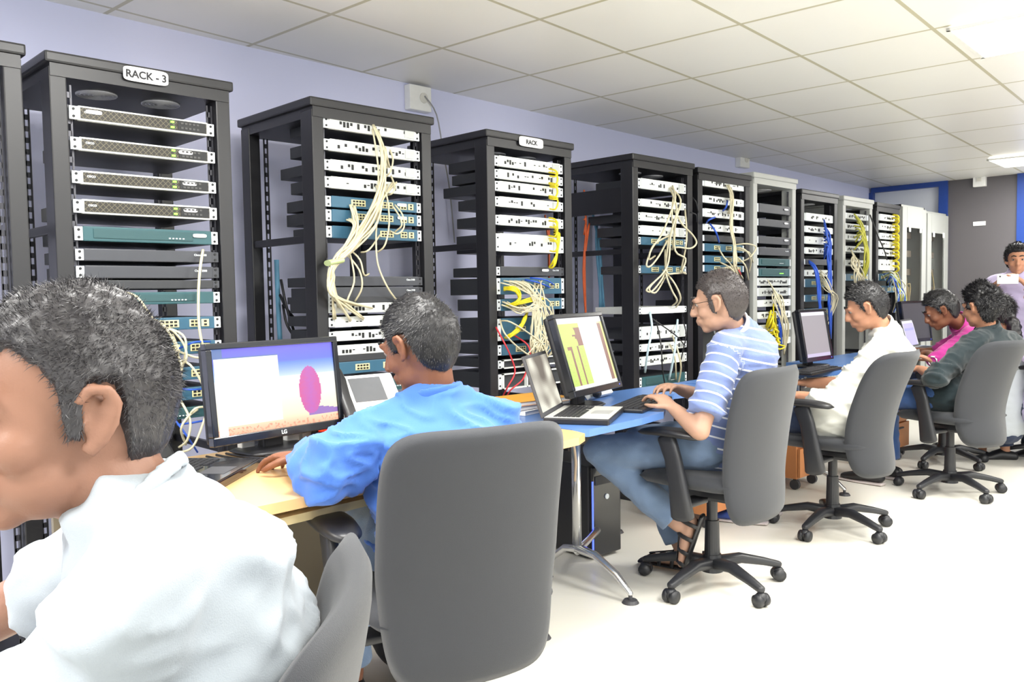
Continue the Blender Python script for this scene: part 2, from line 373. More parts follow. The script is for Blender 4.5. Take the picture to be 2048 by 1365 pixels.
        if not simple:
            b = B()
            for q in range(6): cyl(b, (-hw+e+.03+q*.06, fy-.002, h/2-.007), (-hw+e+.03+q*.06, fy, h/2-.007), .003, n=8)
            obj('screw_row', b, M_ear, fp)
            b = B(); bb(b, hw-e-.06, hw-e-.01, fy-.004, fy, -h/2+.006, h/2-.006); obj('module', b, M_pg, fp)
    if sticker is not None:
        b = B(); plate(b, (sticker, fy-.0055, .006), (1, 0, 0), (0, 0, 1), .05, .013, .002, ns=4, sq=4); obj('sticker', b, paper, t)
    return t
def rows(ri, px_x, items):
    for n, it in enumerate(items):
        kind, v0, v1 = it[:3]; zt = aty(px_x, v0, RY+.01).z; zb = aty(px_x, v1, RY+.01).z
        unit(ri, kind, (zt+zb)/2, max(.030, zt-zb), n, sticker=it[3] if len(it) > 3 else None, simple=ri > 4)
rows(1, 160, [('server', 212, 241, -.17), ('server', 274, 301, .13), ('server', 341, 368, .14), ('server', 398, 427, .14), ('teal', 452, 482, .17), ('plain', 497, 522), ('plain', 531, 557), ('shelf', 566, 574), ('teal', 586, 612), ('router', 641, 668), ('router', 694, 722), ('router', 750, 778), ('router', 795, 822), ('teal', 838, 862)])
rows(2, 655, [('silver', 233, 257), ('silver', 277, 301), ('silver', 318, 341), ('silver', 352, 376), ('router', 391, 414, .13), ('router', 418, 443, .13), ('router', 451, 476), ('plain', 553, 573), ('plain', 575, 596), ('shelf', 599, 604), ('silver', 607, 628), ('silver', 635, 656), ('silver', 664, 684), ('silver', 693, 713), ('shelf', 717, 722), ('router', 727, 752), ('teal', 770, 795)])
rows(3, 990, [('silver', 310, 332), ('silver', 337, 357), ('silver', 361, 382), ('silver', 392, 413), ('silver', 429, 450), ('silver', 466, 503), ('plain', 533, 552, .09), ('router', 556, 590), ('router', 599, 623), ('router', 638, 684), ('router', 691, 713), ('frame', 722, 740), ('frame', 750, 782)])
rows(4, 1286, [('silver', 357, 378), ('silver', 398, 413), ('silver', 425, 442), ('silver', 451, 470), ('router', 474, 490), ('router', 531, 547), ('white', 615, 629), ('silver', 654, 680), ('silver', 689, 704), ('silver', 714, 733), ('teal', 755, 775)])
rows(5, 1412, [('silver', 357, 373), ('silver', 391, 406), ('silver', 417, 434), ('silver', 448, 462), ('shelf', 470, 483), ('router', 487, 503), ('router', 511, 526), ('router', 530, 544), ('teal', 565, 580), ('silver', 600, 616), ('silver', 640, 656)])
rows(6, 1530, [('plain', 408, 426, .15), ('plain', 438, 453, .15), ('plain', 473, 488, .15), ('plain', 495, 511), ('teal', 517, 532), ('teal', 537, 553), ('panel', 556, 572), ('panel', 576, 593), ('silver', 600, 614), ('silver', 624, 638), ('silver', 650, 664), ('silver', 678, 692)])
rows(7, 1615, [('silver', 426, 442), ('silver', 452, 465), ('silver', 473, 488), ('silver', 495, 508), ('plain', 518, 530), ('silver', 540, 553), ('router', 558, 575), ('router', 590, 604), ('router', 618, 632)])
rows(8, 1700, [('panel', 426, 438), ('panel', 447, 459), ('panel', 468, 480), ('panel', 492, 504), ('panel', 520, 532), ('router', 548, 562)])
rows(9, 1760, [('silver', 428, 441), ('silver', 447, 460), ('silver', 466, 478), ('silver', 482, 495), ('silver', 499, 512), ('silver', 519, 541), ('router', 548, 562), ('router', 572, 586)])
# glass-door cabinets at the end of the row
def glass_mat():
    m = bpy.data.materials.new('cabinet_glass'); m.use_nodes = True; b = m.node_tree.nodes['Principled BSDF']
    b.inputs['Base Color'].default_value = (.9, .93, .93, 1); b.inputs['Transmission Weight'].default_value = 1; b.inputs['Roughness'].default_value = .03; b.inputs['IOR'].default_value = 1.1
    return m
GL = glass_mat()
for i, (x, wd, H) in enumerate([(7.79, .58, 1.945), (8.40, .56, 1.92)]):
    t = thing('glass_door_cabinet', ['tall white server cabinet with a narrow glass door, beside the last black rack', 'tall white server cabinet with a narrow glass door, beside the blue frame'][i], 'cabinet', (x, RY, 0))
    b = B(); bb(b, 0, .02, .02, .6, 0, H); bb(b, wd-.02, wd, .02, .6, 0, H); bb(b, 0, wd, .58, .6, 0, H); bb(b, 0, wd, .02, .6, H-.03, H); bb(b, 0, wd, .02, .6, 0, .06); obj('body', b, kgrey, t)
    b = B(); q = .105
    bb(b, .005, q, 0, .02, .06, H-.02, .004); bb(b, wd-q, wd-.005, 0, .02, .06, H-.02, .004); bb(b, q, wd-q, 0, .02, H-.2, H-.02); bb(b, q, wd-q, 0, .02, .06, .2); d = obj('door', b, kgrey, t)
    b = B(); bb(b, q, wd-q, .008, .012, .2, H-.2); obj('glass_pane', b, GL, d)
    b = B(); bb(b, wd-.06, wd-.04, -.02, 0, 1.0, 1.15, .004); obj('handle', b, dgrey, d)
    for s in (-1, 1):
        b = B(); bb(b, wd/2+s*.13-.02, wd/2+s*.13+.02, -.008, 0, H-.24, H-.19, .003); obj('clip', b, wp, d)
    b = B()
    for k in range(9): bb(b, .05, wd-.05, .12, .45, .3+k*.17, .36+k*.17, .003)
    obj('equipment', b, pm('brown_grey_units', (150, 136, 124), .5), t)
    b = B()
    for k in range(6):
        tube(b, [(wd/2+random.uniform(-.1, .1), .09, 1.6-.1*k), (wd/2+random.uniform(-.14, .14), .07, 1.2), (wd/2+random.uniform(-.1, .1), .09, .6)], .006)
    obj('cable', b, pm('tan_cable', (170, 150, 110), .5), t)
# ------------------------------------------------------------------ cables on the racks
CC = {'cream': pm('cream_cable', (204, 196, 166), .5), 'yellow': pm('yellow_cable', (226, 208, 30), .5), 'blue': pm('blue_cable', (38, 84, 190), .5), 'red': pm('red_cable', (200, 50, 60), .5),
      'black': pm('black_cable', (28, 28, 32), .5), 'olive': pm('olive_yellow_cable', (188, 186, 70), .5), 'white': pm('pale_blue_cable', (190, 215, 225), .5), 'orange': pm('orange_cable', (205, 90, 40), .5), 'lblue': pm('light_blue_cable', (110, 170, 205), .5), 'tan': pm('tan_cable2', (170, 150, 130), .5)}
def cable(pts, col, label, group, r=.0035, y=2.885, jit=0, nm='patch_cable'):
    P = []
    for k, q in enumerate(pts):
        yy = q[2] if len(q) > 2 else y
        if k in (0, len(pts)-1) and len(q) < 3: yy = RY-.006
        j = jit if 0 < k < len(pts)-1 else 0
        P.append(aty(q[0]+random.uniform(-j, j), q[1]+random.uniform(-j, j)*1.2, yy+random.uniform(-j, 0)*.0025))
    b = B(); tube(b, P, r, 6, 4); return tag(obj(nm, b, CC[col], smooth=True), label, 'cable', group)
def bundle(n, starts, way, ends, col, label, group, r=.0035, jit=5, y=2.885):
    for k in range(n):
        s = starts[k % len(starts)]; e = ends[k % len(ends)]
        cable([(s[0]+random.uniform(-6, 6), s[1])]+list(way)+[(e[0]+random.uniform(-5, 5), e[1]+random.uniform(-3, 3))], col, label, group, r, y-.004*(k % 3), jit)
g = 'cream cables of the big bundle in the rack behind the blue-shirt man'; lb = 'cream patch cable in the long bundle sweeping down the second rack'
bundle(8, [(745, 250), (752, 262), (770, 295), (778, 335)], [(766, 300), (765, 370), (735, 440), (700, 490), (668, 530), (664, 560), (668, 595)], [(690, 612), (720, 612), (740, 614)], 'cream', lb, g, .0045, 6)
bundle(8, [(765, 350), (775, 370), (790, 365), (758, 372)], [(762, 400), (745, 450), (700, 500), (667, 535), (662, 575), (672, 600)], [(700, 640), (680, 615), (730, 640)], 'cream', lb, g, .0045, 6)
bundle(7, [(700, 410), (712, 412), (690, 440), (700, 438)], [(712, 450), (700, 480), (672, 520), (664, 555)], [(676, 610), (668, 640)], 'cream', lb, g, .004, 5)
g = 'loose cream cables of the rack behind the blue-shirt man'; lb = 'loose looping cream cable at the middle of the second rack'
for q in ([(745, 258), (752, 300), (757, 350), (754, 430), (752, 480), (756, 530), (775, 575), (795, 603)], [(755, 265), (764, 300), (762, 350), (775, 400), (778, 450), (770, 490), (755, 505)], [(700, 500), (720, 520), (728, 550), (738, 548)],
          [(697, 498), (705, 530), (708, 565), (695, 600), (697, 606)], [(690, 505), (718, 540), (724, 575), (710, 603)], [(790, 410), (805, 430), (808, 455), (795, 468), (780, 462)], [(785, 412), (800, 435), (803, 452), (790, 464)],
          [(782, 352), (790, 375), (783, 388), (774, 390)], [(703, 416), (715, 450), (722, 470), (712, 495), (702, 500)], [(780, 300), (786, 320), (780, 345), (768, 355)], [(760, 470), (738, 500), (722, 505)]):
    cable(q, 'cream', lb, g, .0038)
b = B(); p = aty(668, 524, 2.88); loft(b, [p+V((-.03, 0, -.006)), p+V((.03, -.005, .006))], [(.012, .03), (.012, .03)], V((0, 0, 1)), 12, False); tag(obj('cable_tie', b, pm('tie_green', (190, 205, 150), .5)), 'pale cable tie round the cream bundle in the second rack', 'cable tie')
# rack 3
g = 'yellow leads looping at the right of the third rack'; lb = 'short yellow lead at the right end of the third rack'
yy = [(345, 334), (370, 362), (397, 390), (425, 420), (462, 470), (500, 520), (515, 470)]
for k, (v0, v1) in enumerate([(338, 350), (345, 368), (366, 372), (368, 392), (392, 396), (396, 416), (436, 452), (442, 470), (472, 480), (478, 500)]):
    u = 1098; cable([(u, v0), (u+12+k % 3*2, v0+3), (u+17, (v0+v1)/2+4), (u+12, v1+3), (u+2, v1+2)], 'yellow', lb, g, .0045, 2.87)
for k in range(5): cable([(1108, 450+k*6), (1116+k, 470), (1116, 500), (1108, 520+k*3), (1098, 535)], 'yellow', lb, g, .004, 2.87, 2)
g = 'thick yellow bundle cables at the third rack'; lb = 'yellow cable of the thick curved bundle across the teal routers'
for k in range(7): cable([(1008, 575+k), (1028, 578), (1040, 592), (1034, 606), (1012, 612)], 'yellow', lb, g, .005, 2.865, 3)
for k in range(7): cable([(1055, 625), (1048, 640), (1036, 660), (1022, 672), (1010, 676)], 'yellow', lb, g, .005, 2.865, 3)
for k in range(3): cable([(1012, 612), (1040, 606), (1070, 600), (1090, 598)], 'yellow', lb, g, .004, 2.865, 4)
g = 'cream cables tangled at the front of the third rack'; lb = 'cream cable in the tangle down the lower half of the third rack'
for k in range(24):
    u0 = random.uniform(1000, 1085); v0 = random.choice([562, 566, 604, 610]); um = random.uniform(1060, 1102)
    cable([(u0, v0), ((u0+um)/2, v0+14), (um, random.uniform(600, 630)), (um+random.uniform(-10, 8), random.uniform(650, 680)), (random.uniform(1055, 1105), random.uniform(690, 712)), (random.uniform(1040, 1095), random.uniform(715, 735))], 'cream', lb, g, .0038, 2.86, 4)
cable([(1000, 640), (1008, 665), (1030, 690), (1060, 712), (1085, 722)], 'cream', lb, g, .004, 2.85)
cable([(1002, 642), (1022, 645), (1062, 670), (1085, 690), (1095, 715)], 'cream', lb, g, .004, 2.85)
for q in ([(992, 655), (1008, 685), (1022, 715), (1030, 745), (1015, 775), (1005, 795)], [(1030, 672), (1055, 690), (1060, 712), (1050, 730)], [(1055, 735), (1045, 760), (1022, 780), (1010, 800)]):
    cable(q, 'red', 'red cable hanging at the third rack', 'red cables on the third rack', .004, 2.86)
for q in ([(1050, 560), (1075, 565), (1100, 575)], [(1060, 556), (1090, 560), (1108, 570)]): cable(q, 'blue', 'short blue cable on the third rack', 'blue cables on the third rack', .004, 2.87)
# rack 1
g = 'cream cables at the lower right of the RACK - 3 rack'; lb = 'cream cable looping at the lower right of the RACK - 3 rack'
cable([(406, 500), (400, 540), (397, 590), (398, 650), (405, 690), (413, 705)], 'cream', lb, g, .005)
for q in ([(250, 585), (275, 595), (300, 630), (320, 655), (345, 662), (368, 690), (372, 720), (350, 740)], [(310, 640), (330, 655), (352, 700), (340, 770)], [(350, 700), (390, 715), (420, 716)], [(330, 655), (365, 670), (372, 700), (358, 760)],
          [(352, 720), (380, 730), (405, 770), (415, 810), (405, 850), (385, 895), (360, 905)], [(360, 800), (380, 840), (375, 880), (358, 895)], [(395, 820), (375, 835), (362, 860), (372, 890)], [(415, 815), (390, 818), (370, 845)], [(340, 690), (360, 720), (362, 750), (350, 800)], [(345, 670), (356, 700), (354, 730)]):
    cable(q, 'cream', lb, g, .0042, 2.87)
for q in ([(352, 700), (380, 688), (395, 684), (420, 684)], [(350, 775), (380, 780), (410, 778)], [(350, 840), (372, 870), (395, 905)], [(355, 850), (385, 846), (408, 842)]): cable(q, 'blue', 'thin blue cable low on the RACK - 3 rack', 'blue cables on the RACK - 3 rack', .0035, 2.87)
# rack 4
g = 'cream cable loops of the fourth black rack'; lb = 'cream cable in the hanging loops of the rack behind the striped shirt'
for q in ([(1345, 372), (1352, 395), (1346, 420), (1325, 470), (1305, 500), (1293, 530), (1300, 530), (1318, 510), (1335, 480)], [(1340, 376), (1355, 420), (1340, 470), (1338, 520), (1325, 545), (1300, 570), (1293, 582), (1305, 585), (1325, 560), (1335, 530)],
          [(1348, 420), (1365, 450), (1385, 470), (1393, 488), (1380, 495), (1355, 495), (1340, 500)], [(1350, 450), (1352, 500), (1370, 520), (1366, 545), (1372, 548)], [(1330, 500), (1330, 545), (1345, 580), (1355, 600), (1345, 612)], [(1325, 540), (1345, 565), (1360, 595), (1352, 615)],
          [(1342, 470), (1310, 490), (1297, 520), (1310, 512)], [(1335, 540), (1312, 560), (1298, 580), (1312, 583), (1330, 555)], [(1343, 376), (1360, 400), (1350, 440), (1345, 500)], [(1338, 470), (1330, 540), (1350, 548), (1370, 545)], [(1348, 380), (1344, 430), (1350, 470)], [(1370, 420), (1372, 480), (1362, 540)]):
    cable(q, 'cream', lb, g, .0055, 2.85, 2)
for q in ([(1300, 625), (1304, 660), (1296, 700), (1290, 745)], [(1355, 640), (1350, 700), (1338, 760)]): cable(q, 'white', 'pale blue cable below the white shelf of the cream-loop rack', 'pale blue cables', .007, 2.85)
for q in ([(1345, 672), (1355, 700), (1362, 735), (1356, 770)], [(1340, 690), (1350, 715), (1352, 760)]): cable(q, 'cream', lb, g, .005, 2.85)
for q in ([(1312, 640), (1322, 690), (1325, 740), (1332, 780)], [(1300, 635), (1350, 670), (1368, 690)], [(1365, 640), (1372, 670), (1362, 720)]): cable(q, 'black', 'black cable low on the cream-loop rack', 'black cables on the cream-loop rack', .004, 2.86)
for q in ([(1385, 395), (1392, 405), (1396, 425)], [(1380, 425), (1392, 430), (1393, 445)]): cable(q, 'black', 'black cable at the right edge of the cream-loop rack', 'black cables on the cream-loop rack', .004, 2.9)
# rack 5
g = 'cream cables in the rack behind the striped-shirt head'; lb = 'cream cable of the vertical bundle in the rack above the striped-shirt man'
bundle(9, [(1452, 370), (1458, 376), (1460, 400), (1456, 428)], [(1464, 400), (1462, 450), (1468, 490), (1470, 530)], [(1440, 540), (1450, 560), (1485, 560)], 'cream', lb, g, .005, 3)
for q in ([(1470, 490), (1495, 488), (1512, 495), (1500, 515), (1480, 525)], [(1470, 495), (1490, 500), (1502, 520), (1498, 545)], [(1436, 495), (1448, 515), (1462, 530), (1475, 560)], [(1472, 500), (1498, 505), (1506, 525)], [(1440, 525), (1465, 540), (1482, 575)], [(1468, 510), (1490, 530), (1497, 560)]): cable(q, 'cream', lb, g, .005, 2.86)
for q in ([(1455, 402), (1452, 415), (1446, 422)], [(1430, 435), (1418, 440), (1413, 446)], [(1420, 448), (1432, 465), (1438, 485)]): cable(q, 'blue', 'blue cable in the rack above the striped-shirt man', 'blue cables of that rack', .006, 2.87)
cable([(1470, 530), (1480, 545), (1482, 552)], 'red', 'short red cable low in the rack above the striped-shirt man', 'red cables', .004, 2.87)
# rack 6
for k in range(9): cable([(1532+k*3, random.choice([608, 625, 655, 680])), (1540+k*2, 620+k*9), (1537+k*4, 640+k*7), (1534, 655+k*4)], 'yellow', 'yellow cable in the lower part of the first white rack', 'yellow cables of the first white rack', .006, 2.87, 4)
for k in range(7): cable([(1555, 600+k*8), (1562, 625+k*5), (1560, 660), (1563, 700)], 'blue', 'blue cable low in the first white rack', 'blue cables of the first white rack', .005, 2.87, 3)
for k in range(10): cable([(1535+k*3, 560+k*5), (1555+random.uniform(-8, 8), 600), (1570+random.uniform(-6, 6), 650), (1568, 710)], 'cream', 'cream cable low in the first white rack', 'cream cables of the first white rack', .004, 2.86, 4)
# rack 7
g = 'blue cables of the thick bundles'; lb = 'blue cable in the thick bundle of the black rack between the white ones'
for k in range(14): cable([(1648, 440+k*6), (1655+k % 4, 470+k*2), (1658, 510), (1660, 560), (1660, 610), (1662, 665+k)], 'blue', lb, g, .006, 2.87, 4)
for k in range(10): cable([(1618, 522+k % 3*2), (1632, 540), (1638, 580), (1640, 620), (1646, 650)], 'blue', lb, g, .006, 2.86, 3)
for k in range(8): cable([(1640, 540+k*4), (1655, 560+k*3), (1668+random.uniform(-4, 6), 600), (1650, 640+k*4)], 'cream', 'cream cable looping in front of the blue bundle', 'cream cables of the blue-bundle rack', .004, 2.85, 4)
# rack 8
for k in range(10): cable([(1708+k % 3*3, 428+k*8), (1722, 450+k*3), (1729, 480), (1733, 520), (1720+k, 555)], 'olive', 'olive-yellow cable filling the second white-framed rack', 'olive-yellow cables of the second white rack', .0065, 2.87, 5)
for k in range(10): cable([(1702+k*2, 500+k*3), (1710+random.uniform(-6, 6), 530), (1722+random.uniform(-10, 8), 560), (1712+k*2, 590)], 'cream', 'cream cable tangled in the second white-framed rack', 'cream cables of the second white rack', .005, 2.86, 5)
cable([(1740, 430), (1755, 470, 2.83), (1768, 500, 2.83), (1774, 520, 2.85)], 'black', 'thin dark cable slanting from the second white rack to the last black rack', 'slanting cable', .005)
# rack 9
for k, v in enumerate([430, 436, 449, 455, 468, 474, 484, 490, 501, 508, 522, 532]): cable([(1786, v), (1795, v+2), (1797, v+8), (1790, v+13)], 'yellow', 'short yellow lead at the right of the last black rack', 'yellow leads of the last black rack', .009, 2.88)
for k in range(16): 
    c_ = ['olive', 'cream', 'blue', 'white'][k % 4]
    cable([(1765+k, 545+k*2), (1785+random.uniform(-4, 6), 550), (1802+random.uniform(-8, 6), 575), (1800+random.uniform(-8, 12), 600), (1790+random.uniform(-6, 6), 625)], c_, {'olive': 'olive', 'cream': 'cream', 'blue': 'blue', 'white': 'pale blue'}[c_]+' cable spilling from the last black rack', c_+' cables spilling from the last rack', .005, 2.82, 5)
# inside rack 2 and 4 sides
cable([(553, 520, 3.42), (556, 600, 3.42), (560, 680, 3.42)], 'lblue', 'light blue cable down the rear of the rack behind the blue-shirt man', 'rear cables', .012)
for q in ([(560, 590, 3.35), (575, 620, 3.3), (600, 650, 3.3)], [(562, 560, 3.35), (572, 610, 3.3), (590, 670, 3.3)], [(566, 610, 3.35), (574, 650, 3.3), (600, 690, 3.3)]): cable(q, 'black', 'black cable inside the rear of the second rack', 'rear black cables', .006)
for k in range(5): cable([(1168, 380+k*30, 3.3), (1172+k, 450, 3.3), (1166, 540, 3.3), (1172, 640, 3.3)], 'orange', 'orange cable at the rear of the cream-loop rack', 'orange rear cables', .005, jit=4)
for k in range(3): cable([(1186+k*8, 430+k*20, 3.4), (1196, 500, 3.4), (1200+k*4, 620, 3.4)], 'lblue', 'light blue cable at the rear of the cream-loop rack', 'light blue rear cables', .008, jit=4)
for k in range(4): cable([(1090+k*4, 430+k*14, 3.1), (1096, 500, 3.1), (1098, 560, 3.1)], 'orange', 'orange cable inside the third rack', 'orange cables in the third rack', .005, jit=3)
#PART2
# ------------------------------------------------------------------ desks
wood = pm('beech_laminate', (208, 170, 120), .28, 0, .06, 4, spec=.5); woodedge = pm('beech_edge', (200, 184, 142), .4, 0, .06, 9)
bluetop = pm('blue_laminate', (84, 122, 182), .3, 0, .04, 5, spec=.5); chrome = pm('brushed_chrome', (205, 205, 205), .22, .9, .04, 20)
panelm = pm('brown_grey_panel', (112, 104, 88), .55, 0, .08, 6)
def slab(b, pts, z0, z1, bev=.004):
    f = b.faces.new([b.verts.new((p[0], p[1], z0)) for p in pts]); r = bmesh.ops.extrude_face_region(b, geom=[f])
    for v in r['geom']:
        if isinstance(v, bmesh.types.BMVert): v.co.z = z1
def desk(label, pts, mat, legs, side_panel=None, beam=None, branch=None):
    cx = sum(p[0] for p in pts)/len(pts); cy = sum(p[1] for p in pts)/len(pts)
    t = thing('office_desk', label, 'desk', (cx, cy, 0)); L_ = [(p[0]-cx, p[1]-cy) for p in pts]
    b = B(); slab(b, L_, .715, .74); obj('tabletop', b, mat, t)
    for (x, y, front, back) in legs:
        x -= cx; y -= cy; b = B()
        loft(b, [(x, y, .715), (x, y, .14)], [(.022, .014)]*2, V((0, 1, 0)), 14, False)
        bx(b, (x, y, .712), (.06, .3, .012))
        for sgn, ln in ((-1, front), (1, back)):
            loft(b, [(x, y, .16), (x, y+sgn*ln*.35, .15), (x, y+sgn*ln*.75, .095), (x, y+sgn*ln, .035)], [(.022, .018), (.02, .016), (.017, .013), (.013, .01)], V((1, 0, 0)), 12)
        if branch:
            q = V((branch[0]-cx, branch[1]-cy, 0)); o3 = V((x, y, 0)); loft(b, [o3+V((0, 0, .15)), o3.lerp(q, .5)+V((0, 0, .13)), o3.lerp(q, .85)+V((0, 0, .08)), q+V((0, 0, .035))], [(.02, .016), (.018, .015), (.015, .012), (.012, .01)], V((0, 0, 1)), 12)
        lg = obj('leg', b, chrome, t, True)
        if branch: b = B(); cyl(b, q, q+V((0, 0, .012)), .034, .026, 20); cyl(b, q+V((0, 0, .012)), q+V((0, 0, .04)), .008); obj('foot', b, dgrey, lg)
        for sgn, ln in ((-1, front), (1, back)):
            b = B(); cyl(b, (x, y+sgn*ln, 0), (x, y+sgn*ln, .012), .034, .026, 20); cyl(b, (x, y+sgn*ln, .012), (x, y+sgn*ln, .04), .008); obj('foot', b, dgrey, lg)
    if side_panel:
        x0, x1, y = side_panel; b = B(); bb(b, x0-cx, x1-cx, y-cy, y-cy+.018, .12, .71); obj('modesty_panel', b, panelm, t)
    if beam:
        b = B(); slab(b, [(p[0]-cx, p[1]-cy) for p in beam], .672, .692); obj('lower_shelf', b, woodedge, t)
    return t
E1 = [(.62, 1.70), (.85, 1.715), (1.10, 1.72), (1.5, 1.735), (1.82, 1.75), (2.04, 1.765), (2.11, 1.80), (2.13, 1.87), (2.135, 2.42), (.62, 2.42)]
desk('light wooden desk with the picture monitor, in front of the two nearest racks', E1, wood, [(2.13-.03, 2.16, .16, .1)], (.66, 2.05, 2.33), [(.64, 1.735), (1.10, 1.76), (1.5, 1.775), (1.9, 1.80), (1.9, 1.9), (.64, 1.9)])
# the chrome Y leg between the wooden and blue desk: foot at the photo's place
E2 = [(2.14, 1.88), (2.18, 1.84), (2.5, 1.86), (2.68, 1.89), (2.82, 1.98), (2.95, 2.14), (3.2, 2.2), (3.55, 2.14), (3.6, 2.46), (2.14, 2.50)]
desk('blue-topped desk with the silver laptop and the green-screen monitor', E2, bluetop, [(2.58, 2.25, .27, .18)], branch=(3.31, 2.62))
E3 = [(3.62, 2.14), (3.95, 2.2), (4.3, 2.2), (4.7, 2.08), (5.0, 2.2), (5.0, 2.46), (3.62, 2.46)]
desk('blue-topped desk in front of the man in the white shirt', E3, bluetop, [(4.8, 2.42, .3, .3)])
E4 = [(5.02, 2.2), (5.6, 2.26), (6.2, 2.24), (6.6, 2.2), (7.1, 2.26), (7.1, 2.6), (5.02, 2.6)]
desk('blue-topped desk at the far end, before the man in the pink shirt', E4, bluetop, [(5.75, 2.5, .25, .25)])
orange = pm('orange_beech', (206, 136, 84), .45, 0, .05, 6)
def pedestal(x, y, wx, dy, h, label, rot=0):
    t = thing('mobile_pedestal', label, 'drawer unit', (x, y, 0), rot, 'mobile drawer units under the desks')
    b = B(); bb(b, -wx/2, wx/2, -dy/2+.02, dy/2, .07, h, .006); obj('cabinet_body', b, orange, t)
    for k, (z0, z1) in enumerate(((.08, .08+(h-.09)*.48), (.085+(h-.09)*.5, h-.01))):
        b = B(); bb(b, -wx/2+.004, wx/2-.004, -dy/2, -dy/2+.018, z0, z1, .003); d = obj('drawer', b, orange, t)
        b = B(); bb(b, -.06, .06, -dy/2-.012, -dy/2, (z0+z1)/2+.05, (z0+z1)/2+.06); obj('handle', b, dgrey, d)
    for sx in (-1, 1):
        for sy in (-1, 1):
            b = B(); cyl(b, (sx*(wx/2-.04)-.012, sy*(dy/2-.05), .03), (sx*(wx/2-.04)+.012, sy*(dy/2-.05), .03), .03); bb(b, sx*(wx/2-.04)-.008, sx*(wx/2-.04)+.008, sy*(dy/2-.05)-.01, sy*(dy/2-.05)+.01, .03, .075); obj('caster', b, dgrey, t)
pedestal(3.79, 2.50, .30, .42, .45, 'orange-brown drawer unit under the desk, behind the striped-shirt man\'s chair')
pedestal(4.86, 2.56, .30, .42, .45, 'orange-brown drawer unit left of the white-shirt man\'s gas column')
pedestal(6.06, 2.50, .38, .42, .45, 'orange-brown drawer unit between the last two desks\' chairs')

# ------------------------------------------------------------------ office chairs
fab = pm('charcoal_chair_fabric', (44, 46, 51), .85, 0, .07, 9, bump=.25, bscale=900, sheen=.15); plas = pm('chair_plastic', (38, 39, 43), .42, 0, .06, 14)
def back_shape(x, y):      # y -1..1 bottom to top
    k = (y+1)/2
    w_ = 1.0*(.86+.14*min(1, (k+.1)*1.8)); off = -(.03*(1-k)**2) - (.13*max(0, k-.25)**1.4) - .045*x*x*-1
    return w_, off, y
def office_chair(label, lean=1.0, tone=None):
    t = thing('office_chair', label, 'chair', (0, 0, 0), 0, 'charcoal office chairs'); fb = tone or fab
    b = B(); plate(b, (-.215, 0, .61), (0, 1, 0), (0, 0, 1), .47, .60, .05, ns=14, sq=7, thick_pow=8,
                   shape=lambda x, y: (back_shape(x, y)[0], back_shape(x, y)[1]*lean, y)); obj('backrest', b, fb, t, True)
    b = B(); plate(b, (.0, 0, .455), (1, 0, 0), (0, 1, 0), .47, .49, .075, ns=10, sq=5, thick_pow=5, shape=lambda x, y: (1, .012*y*y-.02*max(0, x-.6), y)); obj('seat', b, fb, t, True)
    b = B(); bx(b, (-.02, 0, .395), (.26, .2, .05), None, .015); bx(b, (-.17, 0, .40), (.14, .07, .03), None, .008); bx(b, (-.235, 0, .47), (.025, .07, .16), Matrix.Rotation(-.12, 3, 'Y'), .008); obj('seat_mechanism', b, plas, t)
    b = B(); cyl(b, (0, 0, .085), (0, 0, .27), .033, .028); cyl(b, (0, 0, .27), (0, 0, .39), .022, .022); cyl(b, (0, 0, .06), (0, 0, .13), .045, .036); obj('gas_column', b, plas, t, False)
    for k in range(5):
        a = 2*PI*k/5+.3; d = V((math.cos(a), math.sin(a), 0))
        b = B(); loft(b, [d*.02+V((0, 0, .095)), d*.12+V((0, 0, .105)), d*.22+V((0, 0, .085)), d*.285+V((0, 0, .068))], [(.022, .034), (.02, .026), (.016, .02), (.014, .016)], V((0, 0, 1)), 12, True, 3); obj('leg', b, plas, t, True)
        c = d*.285; p = V((-d.y, d.x, 0)); b = B()
        for s in (-1, 1): cyl(b, c+p*s*.006+V((0, 0, .027)), c+p*s*.027+V((0, 0, .027)), .027, .024, 18)
        ell(b, c+V((0, 0, .036)), (.025, .025, .024), None, 2); cyl(b, c+V((0, 0, .04)), c+V((0, 0, .075)), .008, .008, 8); obj('caster', b, plas, t, True)
    for s in (-1, 1):
        b = B(); loft(b, [(-.035, s*.262, .34), (-.02, s*.268, .45), (.0, s*.272, .56), (.03, s*.272, .64)], [(.05, .02), (.04, .02), (.036, .018), (.04, .016)], V((1, 0, 0)), 16, True, 3)
        bx(b, (-.03, s*.2, .385), (.07, .14, .02), None, .004); ar = obj('armrest', b, plas, t, True)
        b = B(); plate(b, (.02, s*.265, .662), (1, 0, 0), (0, 1, 0), .29, .10, .03, ns=8, sq=2.6, thick_pow=5, shape=lambda x, y: (1, -.012*x*x, y)); obj('arm_pad', b, blk, ar, True)
    return t
ch = office_chair('charcoal office chair of the man in the striped polo shirt')
ch.location = (2.97, 1.86, 0); ch.rotation_euler = (0, 0, math.radians(90))
dup(ch, (1.348, 1.644, 0), math.radians(74), 'large charcoal office chair in front, seen squarely from behind, of the blue-shirt man')
ch2 = office_chair('charcoal office chair of the man in the white shirt', 2.0); ch2.location = (4.075, 1.86, 0); ch2.rotation_euler = (0, 0, math.radians(90))
dup(ch2, (5.27, 1.70, 0), math.radians(76), 'charcoal office chair of the man in the dark green shirt')
dup(ch, (6.12, 2.02, 0), math.radians(85), 'charcoal office chair under the man in the pink shirt')
dup(ch, (6.62, 1.48, 0), math.radians(80), 'charcoal office chair partly cut by the right edge of the photo')
dup(ch, (.27, .935, 0), math.radians(140), 'charcoal office chair edge-on behind the nearest man in white')

